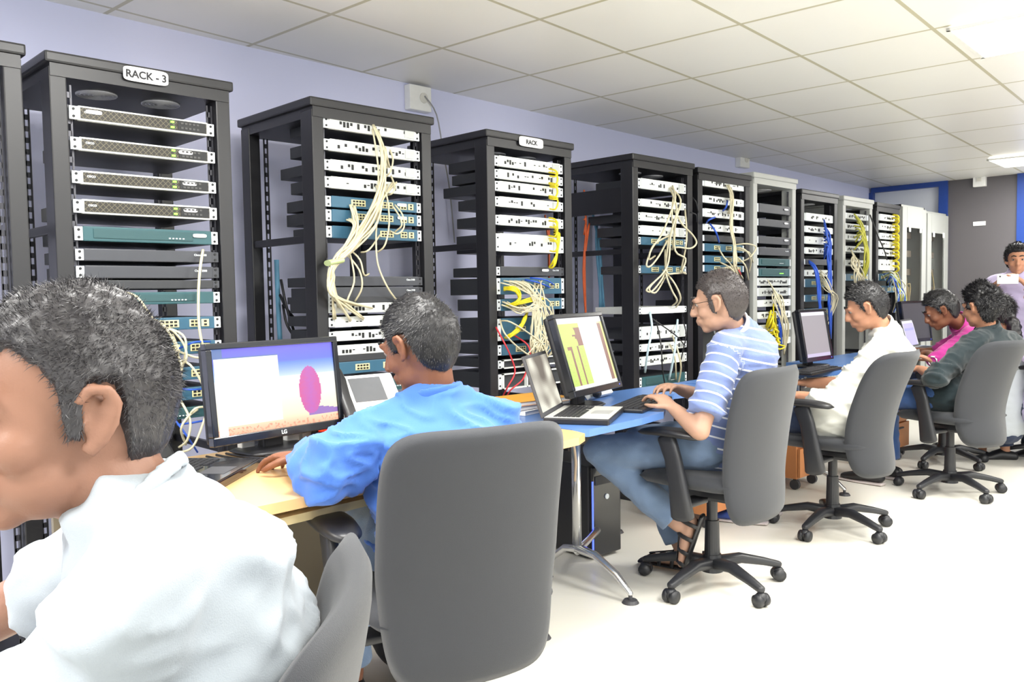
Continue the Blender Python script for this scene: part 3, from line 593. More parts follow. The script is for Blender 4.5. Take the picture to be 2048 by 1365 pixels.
# ------------------------------------------------------------------ people
def remesh(b, voxel, smooth=4, sf=.5):
    me = bpy.data.meshes.new('tmp'); b.to_mesh(me); b.free(); o = bpy.data.objects.new('tmp', me); C.objects.link(o)
    m = o.modifiers.new('r', 'REMESH'); m.mode = 'VOXEL'; m.voxel_size = voxel; m.adaptivity = 0
    if smooth: s = o.modifiers.new('s', 'SMOOTH'); s.factor = sf; s.iterations = smooth
    dg = bpy.context.evaluated_depsgraph_get(); r = bpy.data.meshes.new_from_object(o.evaluated_get(dg)); bpy.data.objects.remove(o)
    for p in r.polygons: p.use_smooth = True
    return r
def mobj(name, me, mat, parent):
    me.materials.clear()
    for m in (mat if isinstance(mat, (list, tuple)) else [mat]): me.materials.append(m)
    o = bpy.data.objects.new(name, me); C.objects.link(o); o.parent = parent
    if parent: o.location = -parent.location if parent.type == 'EMPTY' else (0, 0, 0)
    return o
SK = {}
def skin(name, rgb): return pm(name, rgb, .5, 0, .08, 18, bump=.06, bscale=300, spec=.35, sss=.05)
def smooth01(x, a, b):
    t = max(0, min(1, (x-a)/(b-a))); return t*t*(3-2*t)
HL = [(0, .068), (.5, .066), (.8, .052), (1.0, .03), (1.1, -.008), (1.24, -.012), (1.32, .03), (1.70, .032), (1.84, -.02), (2.0, -.062), (2.6, -.082), (3.2, -.088)]
def hairline(az, sideburn=0, low=0):
    for (a0, z0), (a1, z1) in zip(HL, HL[1:]):
        if az <= a1:
            z = z0+(z1-z0)*(az-a0)/(a1-a0); break
    else: z = HL[-1][1]
    if 1.05 < az < 1.27: z -= sideburn
    if az > 2: z -= low
    return z
def head_parts(b, M, s, jaw=1.0, ears=True, fine=False, nose=1.0):
    rot = M.to_3x3(); q = lambda p: M @ (V(p)*s)
    def E(c, r, sub=3): ell(b, q(c), [x*s for x in r], rot, sub)
    E((-.012, 0, .032), (.094, .074, .080), 4); E((.026, 0, .0), (.062, .060, .088), 4); E((-.03, 0, -.02), (.07, .066, .065))
    E((.026, 0, -.062), (.055, .051*jaw, .044)); E((.062, 0, -.092), (.022, .024, .018)); E((-.0, 0, -.055), (.045, .052, .045))
    for y in (-1, 1):
        E((.055, y*.034, -.026), (.028, .024, .026)); E((.077, y*.030, .012), (.009, .014, .009), 2)
    loft(b, [q((.084, -.04, .030)), q((.094, -.015, .027)), q((.094, .015, .027)), q((.084, .04, .030))], [.008*s, .009*s, .009*s, .008*s])
    loft(b, [q((.090, 0, .018)), q((.102, 0, -.004)), q((.109*nose, 0, -.025))], [.008*s, .010*s, .0135*s])
    for y in (-1, 1): E((.101, y*.012, -.030), (.011, .008, .008), 2)
    loft(b, [q((.082, -.024, -.057)), q((.097, 0, -.053)), q((.082, .024, -.057))], [.005*s, .008*s, .005*s]); loft(b, [q((.080, -.020, -.067)), q((.094, 0, -.068)), q((.080, .020, -.067))], [.005*s, .0085*s, .005*s])
    if ears:
        for y in (-1, 1):
            out = [(.008, .073, -.028), (-.004, .080, -.024), (-.013, .086, -.006), (-.017, .090, .014), (-.009, .090, .028), (.006, .084, .030), (.014, .077, .018)]
            loft(b, [q((x, y*yy, z)) for x, yy, z in out], [(.0062 if fine else .0068)*s]*7)
            E((.001, y*(.074 if not fine else .0735), .0), (.014, .007 if not fine else .0045, .026), 2)
            if fine:
                loft(b, [q((-.006, y*.083, .014)), q((-.008, y*.084, -.004)), q((.002, y*.079, -.018))], [.004*s]*3)
                E((.011, y*.076, -.004), (.004, .005, .006), 2); E((.004, y*.076, -.030), (.008, .006, .009), 2)
def hair_mesh(M, s, thick=.012, seed=0, strands=0, slen=.016, low=0, sideburn=0, flow=(-.4, 0, .1), sub=6, rough=.35, wid=.0007, top=0.0, parting=0):
    rnd = random.Random(seed); b = B(); r = bmesh.ops.create_icosphere(b, subdivisions=sub, radius=1); c0 = V((-.012, 0, .014)); rad = (.097, .0765, .104)
    roots = []
    for v in r['verts']:
        d = v.co.normalized(); p = V((c0.x+d.x*rad[0], d.y*rad[1], c0.z+d.z*rad[2])); az = math.atan2(abs(p.y), p.x+.012)
        hl = hairline(az, sideburn, low)+.004*noise.noise(p*120+V((seed, 0, 0))); m = smooth01(p.z, hl-.008, hl+.009)
        nn = V((d.x/rad[0], d.y/rad[1], d.z/rad[2])).normalized()
        cl = noise.noise(V((p.x*18, p.y*55, p.z*40))+V((seed*3, 0, 0)))+.5*noise.noise(p*110)
        th = thick*(.55+.45*smooth01(p.z, -.06, .06))+top*smooth01(p.z, .06, .12)
        v.co = p + nn*(m*(th*(1+rough*cl))-(1-m)*.016)
        if m > .75: roots.append((v.co.copy(), nn, th))
    vs = list(b.verts)
    fl = V(flow)
    for k in range(strands):
        p, nn, th = roots[rnd.randrange(len(roots))]; p = p+V((rnd.uniform(-1, 1), rnd.uniform(-1, 1), rnd.uniform(-1, 1)))*.002-nn*.003
        fv = V((fl.x, fl.y*(1 if p.y > 0 else -1), fl.z))+V((0, 0, -.9*smooth01(-p.z, -.04, .06)))
        d = (nn*rnd.uniform(.35, .8)+fv+V((rnd.gauss(0, .25), rnd.gauss(0, .25), rnd.gauss(0, .2)))).normalized(); ln = slen*rnd.uniform(.6, 1.2)*(.45+.55*smooth01(p.z, -.08, .05))
        sd = d.cross(nn)
        if sd.length < 1e-4: continue
        sd.normalize(); w_ = wid*rnd.uniform(.7, 1.3); mid = p+d*ln*.55; tip = p+(d-nn*.35).normalized()*ln
        a, c, e, f, g_ = (b.verts.new(x) for x in (p+sd*w_, p-sd*w_, mid+sd*w_*.8, mid-sd*w_*.8, tip))
        b.faces.new((a, c, f, e)); b.faces.new((e, f, g_))
    me = bpy.data.meshes.new('hair')
    for v in b.verts: v.co = M @ (v.co*s)
    b.to_mesh(me); b.free()
    for p in me.polygons: p.use_smooth = True
    return me
def hand_parts(b, wrist, d, pn, side, curl=.5, s=1.0, spread=.10):
    """d hand direction, pn palm normal (towards the palm side), side=+1 thumb on +lat"""
    d = V(d).normalized(); pn = V(pn); pn = (pn-d*pn.dot(d)).normalized(); lat = d.cross(pn)*side; W = V(wrist)
    loft(b, [W, W+d*.03*s, W+d*.06*s, W+d*.088*s], [(.028*s, .020*s), (.034*s, .017*s), (.040*s, .015*s), (.040*s, .012*s)], lat, 14)
    tips = []
    for i, (o, ln) in enumerate(((.031, .070), (.0105, .080), (-.0105, .074), (-.031, .058))):
        p = W+d*(.088-.004*abs(i-1))*s+lat*o*s; fd = (d+lat*(o/.031)*spread).normalized(); a = .15; pts = [p-fd*.01*s]; rr = [.0095*s]
        for k, q in enumerate((.45, .30, .25)):
            pts.append(p); rr.append((.0095-.0010*k)*s); a += curl*(.5+.3*k); p = p+(fd*math.cos(a)+pn*math.sin(a))*ln*q*s
        pts.append(p); rr.append(.0068*s); loft(b, pts, rr, lat, 8); tips.append(p)
    p = W+d*.022*s+lat*.028*s; t1 = p+(d*.6+lat*.75+pn*.3).normalized()*.035*s; t2 = t1+(d*.85+lat*.25+pn*.4).normalized()*.03*s; t3 = t2+(d*.9-lat*.05+pn*.45).normalized()*.022*s
    loft(b, [p-lat*.01*s, t1, t2, t3], [.014*s, .0115*s, .010*s, .0078*s], pn, 8)
def footframe(fd, shin):
    up = (shin-fd*shin.dot(fd)).normalized(); return up, fd.cross(up).normalized()
def yawdir(a): a = math.radians(a); return V((math.cos(a), math.sin(a), 0))
def person(label, spine, yaw, head, hyaw, hpitch, hroll=0, arms=None, legs=None, skinm=None, shirt=None, sleeve='long', trousers=None, shoes=None, hair=None, build=1.0, sh=.185, hs=1.0, voxel=.006, fine=False, fold=.006, collar=True, base=None,
           cuff=None, hemlow=.0, stripes=False, name='person', jaw=1.0, eyes=True, cvox=None, neckr=.052, undershirt=None, nose=1.0, lift=0):
    """spine: pelvis, waist, chest, upper chest, neck base (world points)"""
    sp = [V(p) for p in spine]; f = yawdir(yaw); lat = V((-f.y, f.x, 0)); hd = V(head)
    root = thing(name, label, 'person', base or (sp[0].x, sp[0].y, 0))
    M = Matrix.Translation(hd) @ Euler((math.radians(hroll), math.radians(hpitch), math.radians(hyaw)), 'XYZ').to_matrix().to_4x4()
    b = B(); k = build
    torso = [(.115, .160), (.105, .145), (.115, .160), (.10, .170), (.055, .075)]
    loft(b, sp, [(y*.8*k, x*.78*k) for x, y in torso[:4]]+[(.07*k, .05*k)], lat, 20)
    nb = sp[4]; hn = M @ V((-.022*hs, 0, -.05*hs)); loft(b, [sp[3].lerp(nb, .6), nb, nb.lerp(hn, .5), hn, M @ V((-.02*hs, 0, .0))], [neckr*1.15, neckr*1.05, neckr*.98, neckr, neckr*.95], lat, 16)
    head_parts(b, M, hs, jaw, True, fine, nose)
    J = {}
    for sd, nm in ((1, 'L'), (-1, 'R')):
        s0 = sp[3]+lat*sd*sh*k+(nb-sp[3])*.15; el, wr = [V(p) for p in arms[nm][:2]]; J[nm] = (s0, el, wr)
        loft(b, [sp[3]+lat*sd*.06, s0], [.034*k, .034*k], None, 12); loft(b, [s0, s0.lerp(el, .5), el], [.034*k, .037*k, .036*k], None, 14); loft(b, [el, el.lerp(wr, .3), wr], [(.038*k), .037*k, .025*k], None, 14)
        a = arms[nm][2] if len(arms[nm]) > 2 else {}
        hdv = V(a.get('dir', (wr-el).normalized())); hand_parts(b, wr, hdv, a.get('palm', (0, 0, -1)), a.get('thumb', 1), a.get('curl', .45), a.get('s', 1.0), a.get('spread', .12))
    LG = {}
    if legs:
        for sd, nm in ((1, 'L'), (-1, 'R')):
            hp = sp[0]+lat*sd*.095*k; kn, an = [V(p) for p in legs[nm][:2]]; LG[nm] = (hp, kn, an); fd = V(legs[nm][2]) if len(legs[nm]) > 2 else f
            loft(b, [hp, hp.lerp(kn, .5), kn], [.075*k, .066*k, .05*k], None, 14); loft(b, [kn, kn.lerp(an, .35), an], [.05*k, .05*k, .034*k], None, 14)
            fd = fd.normalized(); up, sl = footframe(fd, kn-an); loft(b, [an-fd*.03-up*.04, an+fd*.06-up*.05, an+fd*.15-up*.06], [(.03, .03), (.036, .026), (.035, .015)], sl, 12)
    body = mobj('body', remesh(b, voxel, 3, .5), skinm, root)
    # ---- shirt
    cv = cvox or max(.008, voxel*1.3); g = .016
    b = B(); loft(b, [sp[0]+(sp[0]-sp[1]).normalized()*hemlow] + sp[1:4] + [sp[3].lerp(nb, .65)], [(y*k+g, x*k+g) for x, y in torso[:4]] + [(.105*k, .075*k)], lat, 24)
    for sd, nm in ((1, 'L'), (-1, 'R')):
        s0, el, wr = J[nm]
        loft(b, [sp[3]+lat*sd*.05+(nb-sp[3])*.35, s0+(nb-sp[3])*.08], [.062*k, .060*k], None, 14)
        if sleeve == 'short': e1 = s0.lerp(el, arms.get('cut', .72)); loft(b, [s0, s0.lerp(e1, .5), e1], [.065*k, .066*k, .067*k], None, 18, False)
        elif sleeve == 'rolled': loft(b, [s0, s0.lerp(el, .5), el], [.065*k, .062*k, .054*k], None, 16); loft(b, [el, el.lerp(wr, .18), el.lerp(wr, .3)], [.054*k, .052*k, .05*k], None, 16, False)
        else: loft(b, [s0, s0.lerp(el, .5), el], [.066*k, .062*k, .056*k], None, 16); loft(b, [el, el.lerp(wr, .5), el.lerp(wr, .93)], [.056*k, .052*k, .040*k], None, 16, False)
    me = remesh(b, cv, 5, .5)
    seed = random.random()*50
    nrm = [v.normal.copy() for v in me.vertices]
    for v, vn in zip(me.vertices, nrm):
        p = v.co; dmin = min((p-J[n][1]).length for n in J)
        amp = fold*(1+1.2*max(0, 1-dmin/.16)); q = V((p.x*5+p.z*3, p.y*5-p.z*4, p.z*11))
        amp = fold*(1+.5*max(0, 1-dmin/.16)) if fine else amp; n1 = noise.noise(q+V((seed, 0, 0))); n2 = noise.noise(q*2.3+V((0, seed, 0)))
        n3 = noise.noise(V((p.x*13-p.y*6, p.y*13+p.z*5, p.z*24))+V((seed, seed, 0))); v.co = p+vn*(amp*(1.9*(1-min(1, abs(n1)*2.6))**2+.9*(1-min(1, abs(n2)*2.6))**2+.2*n3-.5))
    if fine:
        bq = B(); bq.from_mesh(me)
        for _ in range(3): bmesh.ops.smooth_vert(bq, verts=bq.verts[:], factor=.5, use_axis_x=True, use_axis_y=True, use_axis_z=True)
        bq.to_mesh(me); bq.free()
    if stripes:
        at_ = me.attributes.new('stripe', 'FLOAT', 'POINT')
        for i, v in enumerate(me.vertices):
            p = v.co; best = 1e9; val = 0
            for nm in J:
                s0, el, _ = J[nm]; ax = el-s0; t = max(0, min(1, (p-s0).dot(ax)/ax.length_squared)); dd = (p-(s0+ax*t)).length
                if dd < .085 and t > .04 and dd < best and abs((p-sp[3]).dot(lat)) > sh*.72: best = dd; val = t*ax.length
            if best > 1: val = .06+(sp[3]-p).dot((sp[3]-sp[1]).normalized())
            at_.data[i].value = val
    so = mobj('shirt', me, shirt, root)
    if collar:
        b = B(); ax = (hn-nb).normalized(); c0 = nb.lerp(hn, .10); fr = (f-ax*f.dot(ax)).normalized(); l2 = ax.cross(fr)
        for (rr, zz) in ((.0, 0),):
            ring = [c0+fr*(neckr+.016)*math.cos(a)+l2*(neckr+.015)*math.sin(a)+ax*(-.022*math.cos(a)) for a in [PI*2*i/28+.0 for i in range(29)]]
            loft(b, ring, [(.022 if collar == 'shirt' else .011, .006)]*29, ax, 10, False)
        obj_ = mobj('collar', remesh(b, .005, 2), undershirt or shirt if collar != 'tee' else shirt, root)
    if sleeve == 'long' and cuff:
        for nm in J:
            s0, el, wr = J[nm]; b = B(); loft(b, [el.lerp(wr, .80), el.lerp(wr, .97)], [.040*k, .037*k], None, 18, False); mobj('cuff', remesh(b, .006, 2), shirt, root)
    if LG and trousers:
        b = B(); up = (sp[1]-sp[0]); loft(b, [sp[0]-up*.15, sp[0], sp[0]+up*.45], [(.165*k, .12*k), (.165*k, .12*k), (.14*k, .10*k)], lat, 20)
        for nm in LG:
            hp, kn, an = LG[nm]; loft(b, [hp, hp.lerp(kn, .5), kn], [.09*k, .085*k, .07*k], None, 16); loft(b, [kn, kn.lerp(an, .4), kn.lerp(an, .93)], [.07*k, .066*k, .062*k], None, 16, False)
        me = remesh(b, cv, 4)
        nrm = [v.normal.copy() for v in me.vertices]
        for v, vn in zip(me.vertices, nrm): v.co = v.co+vn*(.006*noise.noise(v.co*14)+.004*noise.noise(v.co*33))
        mobj('trousers', me, trousers, root)
        if shoes:
            for nm in LG:
                hp, kn, an = LG[nm]; fd = (V(legs[nm][2]) if len(legs[nm]) > 2 else f).normalized(); b = B(); up, sl = footframe(fd, kn-an)
                if shoes == 'none': continue
                loft(b, [an-fd*.05-up*.045, an+fd*.03-up*.035, an+fd*.10-up*.055, an+fd*.18-up*.065], [(.036, .034), (.042, .042), (.046, .030), (.040, .018)], sl, 16); sh_ = mobj('shoe', remesh(b, .007, 3), shoes, root)
                b = B(); loft(b, [an-fd*.07-up*.085, an+fd*.06-up*.088, an+fd*.20-up*.085], [(.036, .01), (.042, .01), (.040, .01)], sl, 14); so2 = obj('sole', b, pm('shoe_sole', (190, 180, 178), .6), sh_)
    # ---- hair, eyes, brows
    h = hair or {}
    hm = h.pop('mat'); long_ = h.pop('long', None); mobj('hair', hair_mesh(M, hs, **h), hm, root)
    if eyes:
        for y in (-1, 1):
            b = B(); ell(b, M @ (V((.0772, y*.030, .0100))*hs), (.0112*hs,)*3, None, 2); ey = mobj('eye', remesh(b, .004, 0), pm('eye_white', (150, 138, 130), .3), root)
            b = B(); ell(b, M @ (V((.0866, y*.030, .0095))*hs), (.0034*hs, .0056*hs, .0056*hs), M.to_3x3(), 2); obj('iris', b, blk, ey)
            b = B(); loft(b, [M @ (V(p)*hs) for p in ((.100, y*.013, .036), (.098, y*.028, .041), (.086, y*.045, .036))], [(.004*hs, .0035*hs), (.0045*hs, .0035*hs), (.002*hs, .002*hs)]); o_ = obj('eyebrow', b, hm, root, True); o_.location = -root.location
    return root, M, J
def fabricm(nm, rgb, rough=.85, bump=.15, bs=600, var=.03): return pm(nm, rgb, rough, 0, var, 5, bump=bump, bscale=bs, spec=.2, sheen=.2)
denim = fabricm('blue_denim', (112, 132, 160), .85, .3, 400, .25); ddenim = fabricm('dark_denim', (44, 54, 78), .85, .3, 400, .2); mdenim = fabricm('mid_denim', (56, 84, 134), .85, .3, 400, .2)
def hairm(nm, rgb): return pm(nm, rgb, .45, 0, .35, 60, spec=.5)
blackhair = hairm('black_hair', (22, 21, 24))
D = at
def seat_legs(cx, cy, yaw, drop=.47, turn=0, wide=.0):
    """pelvis and legs of someone sitting in a chair at cx, cy"""
    f = yawdir(yaw); l = V((-f.y, f.x, 0)); pel = V((cx, cy, .575))+f*.0; out = {}
    for sd, nm in ((1, 'L'), (-1, 'R')):
        kn = pel+l*sd*(.11+wide)+f*.42+V((0, 0, -.03)); out[nm] = (kn, kn+V((0, 0, -.45))-f*.03+V((0, 0, .0)), f)
    return pel, out
# nearest man, white tee
P = [D(260, 1720, 1.0), D(350, 1500, .98), D(392, 1290, .97), D(350, 1135, .96), D(268, 1040, .955)]
person('nearest man in a plain white short-sleeved shirt, leaning forward, seen in left profile', P, 150, D(132, 824, .93), 182, 1, 0,
       {'L': (D(40, 1520, .86), D(-260, 1560, 1.0)), 'R': (D(-70, 1260, 1.20), D(-330, 1330, 1.3)), 'cut': .62},
       {'L': (D(-150, 1900, 1.1), D(-160, 2600, 1.15), yawdir(146)), 'R': (D(-120, 1750, 1.3), D(-120, 2300, 1.35), yawdir(146))}, skin('skin_brown', (140, 102, 84)), fabricm('white_tee_cotton', (160, 168, 176)), 'short', ddenim, blk,
       {'mat': hairm('dark_brown_black_hair', (50, 48, 51)), 'thick': .009, 'seed': 3, 'strands': 22000, 'slen': .012, 'flow': (.25, 0, -.15), 'rough': .4, 'wid': .00035, 'low': .0, 'sideburn': .012, 'top': .008, 'sub': 7}, 1.04, .17, 1.06, .0045, True, .010, 'tee', jaw=1.12, cvox=.008, neckr=.062)
# man in blue shirt
P = [V((1.36, 1.66, .58)), D(885, 1090, 2.10), D(880, 960, 2.12), D(878, 868, 2.12), D(872, 795, 2.15)]
pel, lg = seat_legs(1.36, 1.66, 74)
person('man in a bright blue long-sleeved shirt, bent over the wooden desk, seen from behind', P, 62, D(838, 694, 2.14), 106, 18, 0,
       {'L': (D(655, 945, 1.96), D(612, 915, 2.2), {'dir': (-.25, .95, -.05), 'palm': (-.1, 0, -1), 'thumb': 1, 'curl': .42}), 'R': (D(985, 930, 2.2), D(900, 875, 2.45))},
       lg, skin('skin_deep_brown', (128, 84, 62)), fabricm('bright_blue_cotton', (72, 114, 196)), 'long', denim, blk,
       {'mat': blackhair, 'thick': .012, 'seed': 5, 'strands': 9000, 'slen': .016, 'flow': (.5, .2, -.3), 'rough': .3, 'wid': .0006, 'low': .0, 'top': .005}, 1.0, .152, .99, .0055, False, .009, 'shirt', cuff=True, neckr=.052)
# man in striped polo
def stripe_mat():
    m = pm('striped_polo_cotton', (104, 120, 168), .85, 0, .05, 6, bump=.12, bscale=600, sheen=.2); nt = m.node_tree; n = nt.nodes; L = nt.links; b = n['Principled BSDF']
    a = n.new('ShaderNodeAttribute'); a.attribute_name = 'stripe'
    ln = mnode(nt, 'LESS_THAN', mnode(nt, 'FRACT', mnode(nt, 'DIVIDE', a.outputs['Fac'], .040)), .16)
    mx = n.new('ShaderNodeMix'); mx.data_type = 'RGBA'; src = b.inputs['Base Color'].links[0].from_socket
    L.new(ln, mx.inputs[0]); L.new(src, mx.inputs[6]); mx.inputs[7].default_value = (.80, .83, .90, 1); L.new(mx.outputs[2], b.inputs['Base Color']); return m
P = [V((2.98, 1.84, .58)), D(1455, 850, 3.43), D(1482, 765, 3.42), D(1492, 703, 3.40), D(1464, 655, 3.36)]
AN3 = V((2.88, 1.96, .25)); FD3 = V((-.1, .28, -.9)); AN3b = V((3.02, 2.04, .10))
r, M3_, J3 = person('man in a blue and white striped polo shirt and jeans, working at the green-screen monitor', P, 98, D(1438, 607, 3.30), 114, 10, 0,
       {'L': (D(1400, 862, 3.14), D(1348, 818, 3.25), {'palm': (0, 0, -1), 'thumb': 1, 'curl': .5}), 'R': (D(1420, 800, 3.7), D(1362, 780, 3.55), {'thumb': -1, 'curl': .5}), 'cut': .82},
       {'L': (V((2.76, 2.27, .53)), AN3, FD3), 'R': (V((3.02, 2.27, .54)), AN3b, yawdir(100))}, skin('skin_tan', (166, 130, 110)), stripe_mat(), 'short', denim, 'none',
       {'mat': hairm('dark_brown_hair', (54, 48, 48)), 'thick': .010, 'seed': 8, 'strands': 6000, 'slen': .010, 'flow': (.2, 0, .1), 'rough': .3, 'wid': .0008, 'low': .0, 'sideburn': .03, 'top': .007}, 1.0, .185, .98, .0065, False, .005, 'shirt', stripes=True)
# glasses and beard of that man, sandals
bl = [(x, y) for x, y in ()]
gm = pm('spectacle_frame', (70, 60, 55), .3, .5)
b = B()
for y in (-1, 1):
    ring = [M3_ @ V((.098+.002*math.cos(a), y*.032+.021*math.cos(a), .010+.015*math.sin(a))) for a in [2*PI*i/16 for i in range(17)]]; loft(b, ring, [.0012]*17, None, 5, False)
    loft(b, [M3_ @ V((.098, y*.052, .014)), M3_ @ V((.05, y*.078, .014)), M3_ @ V((-.002, y*.080, .016))], [.0014]*3, None, 5)
loft(b, [M3_ @ V((.1, -.012, .012)), M3_ @ V((.104, 0, .015)), M3_ @ V((.1, .012, .012))], [.0012]*3, None, 5)
tag(obj('spectacles', b, gm), 'thin spectacles worn by the man in the striped polo', 'glasses')
def sandal(an, fd, shin, label):
    fd = V(fd).normalized(); an = V(an); up, sl = footframe(fd, shin)
    t = thing('sandal', label, 'sandal', tuple(an), 0, 'black sandals of the striped-polo man'); b = B(); o = -up*.078
    loft(b, [o-fd*.07, o+fd*.05, o+fd*.19], [(.036, .010), (.042, .010), (.040, .009)], sl, 14); obj('sole', b, blk, t, True)
    for x, h in ((.14, .036), (.09, .05), (.03, .072), (-.03, .085)):
        b = B(); loft(b, [o+fd*x+sl*.040*math.cos(q)+up*h*math.sin(q) for q in [PI*i/10 for i in range(11)]], [(.009, .003)]*11, fd, 8, False); obj('strap', b, blk, t, True)
    b = B(); loft(b, [o+fd*.15+up*.038, o+fd*.05+up*.062, o+up*.076], [(.01, .003)]*3, sl, 8); obj('buckle_strap', b, blk, t, True)
sandal(AN3, FD3, V((2.76, 2.27, .53))-AN3, 'black strappy sandal on the tucked foot of the striped-polo man')
sandal(AN3b, yawdir(100), V((0, 0, 1)), 'black strappy sandal flat on the floor below the striped-polo man')
q0 = V((2.98, 1.84, .58)); q1 = D(1455, 850, 3.43)
b = B(); c0 = q0.lerp(q1, .45); dz = (q1-q0).normalized()*.02; ring = [c0+V((.165*math.cos(x), .125*math.sin(x), 0)) for x in [2*PI*i/30 for i in range(31)]]; loft(b, ring, [(.018, .004)]*31, V((0, 0, 1)), 8, False); o_ = tag(obj('leather_belt', b, blk, None, True), 'black belt at the waist of the striped-polo man', 'belt')
# man in white shirt
pel, lg = seat_legs(4.08, 1.84, 100)
lg['L'] = (lg['L'][0], lg['L'][1], yawdir(110)); 
P = [pel, D(1722, 815, 4.46), D(1760, 745, 4.46), D(1780, 695, 4.46), D(1764, 658, 4.45)]
person('man in a white shirt with rolled sleeves, looking down at his desk, seen in profile', P, 108, D(1733, 617, 4.42), 116, 20, 0,
       {'L': (D(1655, 805, 4.2), D(1598, 792, 4.3), {'curl': .6}), 'R': (D(1690, 768, 4.72), D(1612, 766, 4.66), {'thumb': -1})},
       lg, skin('skin_warm', (188, 136, 108)), fabricm('white_shirt_cotton', (200, 200, 192)), 'rolled', ddenim, pm('blue_sneaker', (46, 70, 140), .6),
       {'mat': blackhair, 'thick': .012, 'seed': 11, 'strands': 4500, 'slen': .018, 'flow': (.5, 0, .2), 'rough': .3, 'wid': .0011, 'top': .010, 'sub': 5}, 1.04, .19, 1.0, .0075, False, .007, 'shirt', hemlow=.07)
# man in pink
pel, lg = seat_legs(6.12, 2.0, 95)
P = [pel, D(1935, 760, 5.75), D(1945, 715, 5.65), D(1942, 675, 5.6), D(1920, 647, 5.55)]
person('man in a bright pink shirt with head bent low over the far desk', P, 112, D(1882, 622, 5.5), 120, 26, 0,
       {'L': (D(1875, 722, 5.35), D(1858, 708, 5.6)), 'R': (D(1880, 705, 5.8), D(1855, 702, 5.85), {'thumb': -1})},
       lg, skin('skin_deep_brown', (128, 84, 62)), fabricm('pink_cotton', (190, 62, 146)), 'rolled', ddenim, blk,
       {'mat': blackhair, 'thick': .014, 'seed': 13, 'strands': 3000, 'slen': .018, 'flow': (.6, 0, 0), 'rough': .3, 'wid': .0013, 'top': .010, 'sub': 5}, .97, .18, 1.0, .008, False, .005, 'shirt')
# man in dark green shirt
pel, lg = seat_legs(5.25, 1.72, 84)
P = [pel, D(1955, 785, 5.0), D(1978, 725, 5.02), D(1986, 690, 5.02), D(1974, 660, 5.02)]
person('man in a dark green shirt with wavy black hair, sitting at the right', P, 80, D(1961, 616, 5.0), 72, 8, 0,
       {'L': (D(1872, 755, 4.72), D(1843, 740, 4.95)), 'R': (D(1915, 745, 5.3), D(1870, 725, 5.35), {'thumb': -1})},
       lg, skin('skin_warm', (188, 136, 108)), fabricm('dark_green_cotton', (30, 41, 45)), 'rolled', mdenim, blk,
       {'mat': blackhair, 'thick': .022, 'seed': 17, 'strands': 4500, 'slen': .026, 'flow': (-.2, .3, .0), 'rough': .5, 'wid': .0012, 'top': .012, 'low': .012, 'sub': 5}, 1.04, .19, .98, .0085, False, .007, 'shirt', hemlow=.05)
# person behind him
P = [D(2010, 850, 5.75), D(2012, 790, 5.75), D(2014, 735, 5.75), D(2012, 700, 5.75), D(2004, 668, 5.75)]
person('person with long black hair and a white top, behind the man in dark green', P, 60, D(1999, 625, 5.72), 50, 8, 0,
       {'L': (D(1970, 765, 5.6), D(1960, 745, 5.8)), 'R': (D(2045, 765, 5.7), D(2035, 745, 5.9))},
       {'L': (D(1960, 800, 6.1), D(1965, 900, 6.1)), 'R': (D(2010, 800, 6.1), D(2010, 900, 6.1))}, skin('skin_warm', (188, 136, 108)), fabricm('white_cotton', (176, 182, 188)), 'rolled', ddenim, blk,
       {'mat': blackhair, 'thick': .018, 'seed': 19, 'strands': 2500, 'slen': .04, 'flow': (-.3, .1, -.6), 'rough': .3, 'wid': .0014, 'low': .05, 'sub': 5}, .85, .17, .92, .0095, False, .004, 'shirt', eyes=False)
b = B(); loft(b, [D(2012, 622, 5.66), D(2026, 648, 5.62), D(2031, 672, 5.6), D(2028, 705, 5.6)], [.03, .045, .042, .015], None, 16); me = remesh(b, .008, 3)
nrm = [v.normal.copy() for v in me.vertices]
for v, vn in zip(me.vertices, nrm): v.co += vn*.01*noise.noise(v.co*40)
tag(mobj('pony_tail', me, blackhair, None), 'long dark ponytail hanging behind the person in the white top', 'hair')
# standing man with phone
P = [V((7.50, 1.94, .82)), V((7.47, 1.93, .96)), V((7.44, 1.92, 1.11)), V((7.42, 1.92, 1.22)), V((7.41, 1.92, 1.30))]
fc = 197
person('standing man in a pale lilac shirt holding up a white phone, at the right edge', P, fc, (7.38, 1.915, 1.40), fc, 4, 0,
       {'L': ((7.25, 1.66, 1.10), (7.15, 1.80, 1.22), {'dir': (-.1, .6, .5), 'palm': (-.2, .9, -.1), 'thumb': -1, 'curl': .5}), 'R': ((7.24, 2.16, 1.09), (7.14, 1.99, 1.22), {'dir': (-.1, -.5, .5), 'palm': (-.2, -.9, -.1), 'curl': .5})},
       {'L': ((7.34, 1.82, .47), (7.44, 1.83, .09)), 'R': ((7.34, 2.0, .47), (7.44, 2.0, .09))}, skin('skin_warm', (188, 136, 108)), fabricm('lilac_cotton', (184, 174, 206)), 'rolled', ddenim, blk,
       {'mat': blackhair, 'thick': .016, 'seed': 23, 'strands': 2500, 'slen': .018, 'flow': (.3, .2, .1), 'rough': .3, 'wid': .0016, 'top': .008, 'sub': 5}, .92, .18, .98, .009, False, .004, 'shirt')
t = thing('smartphone', 'white phone held up by the standing man', 'phone', (7.085, 1.90, 1.255), math.radians(fc-180))
b = B(); bb(b, 0, .012, -.07, .07, -.036, .036, .004); obj('phone_case', b, wp, t); b = B(); cyl(b, (-.002, .05, .02), (0, .05, .02), .006); obj('camera_lens', b, blk, t)
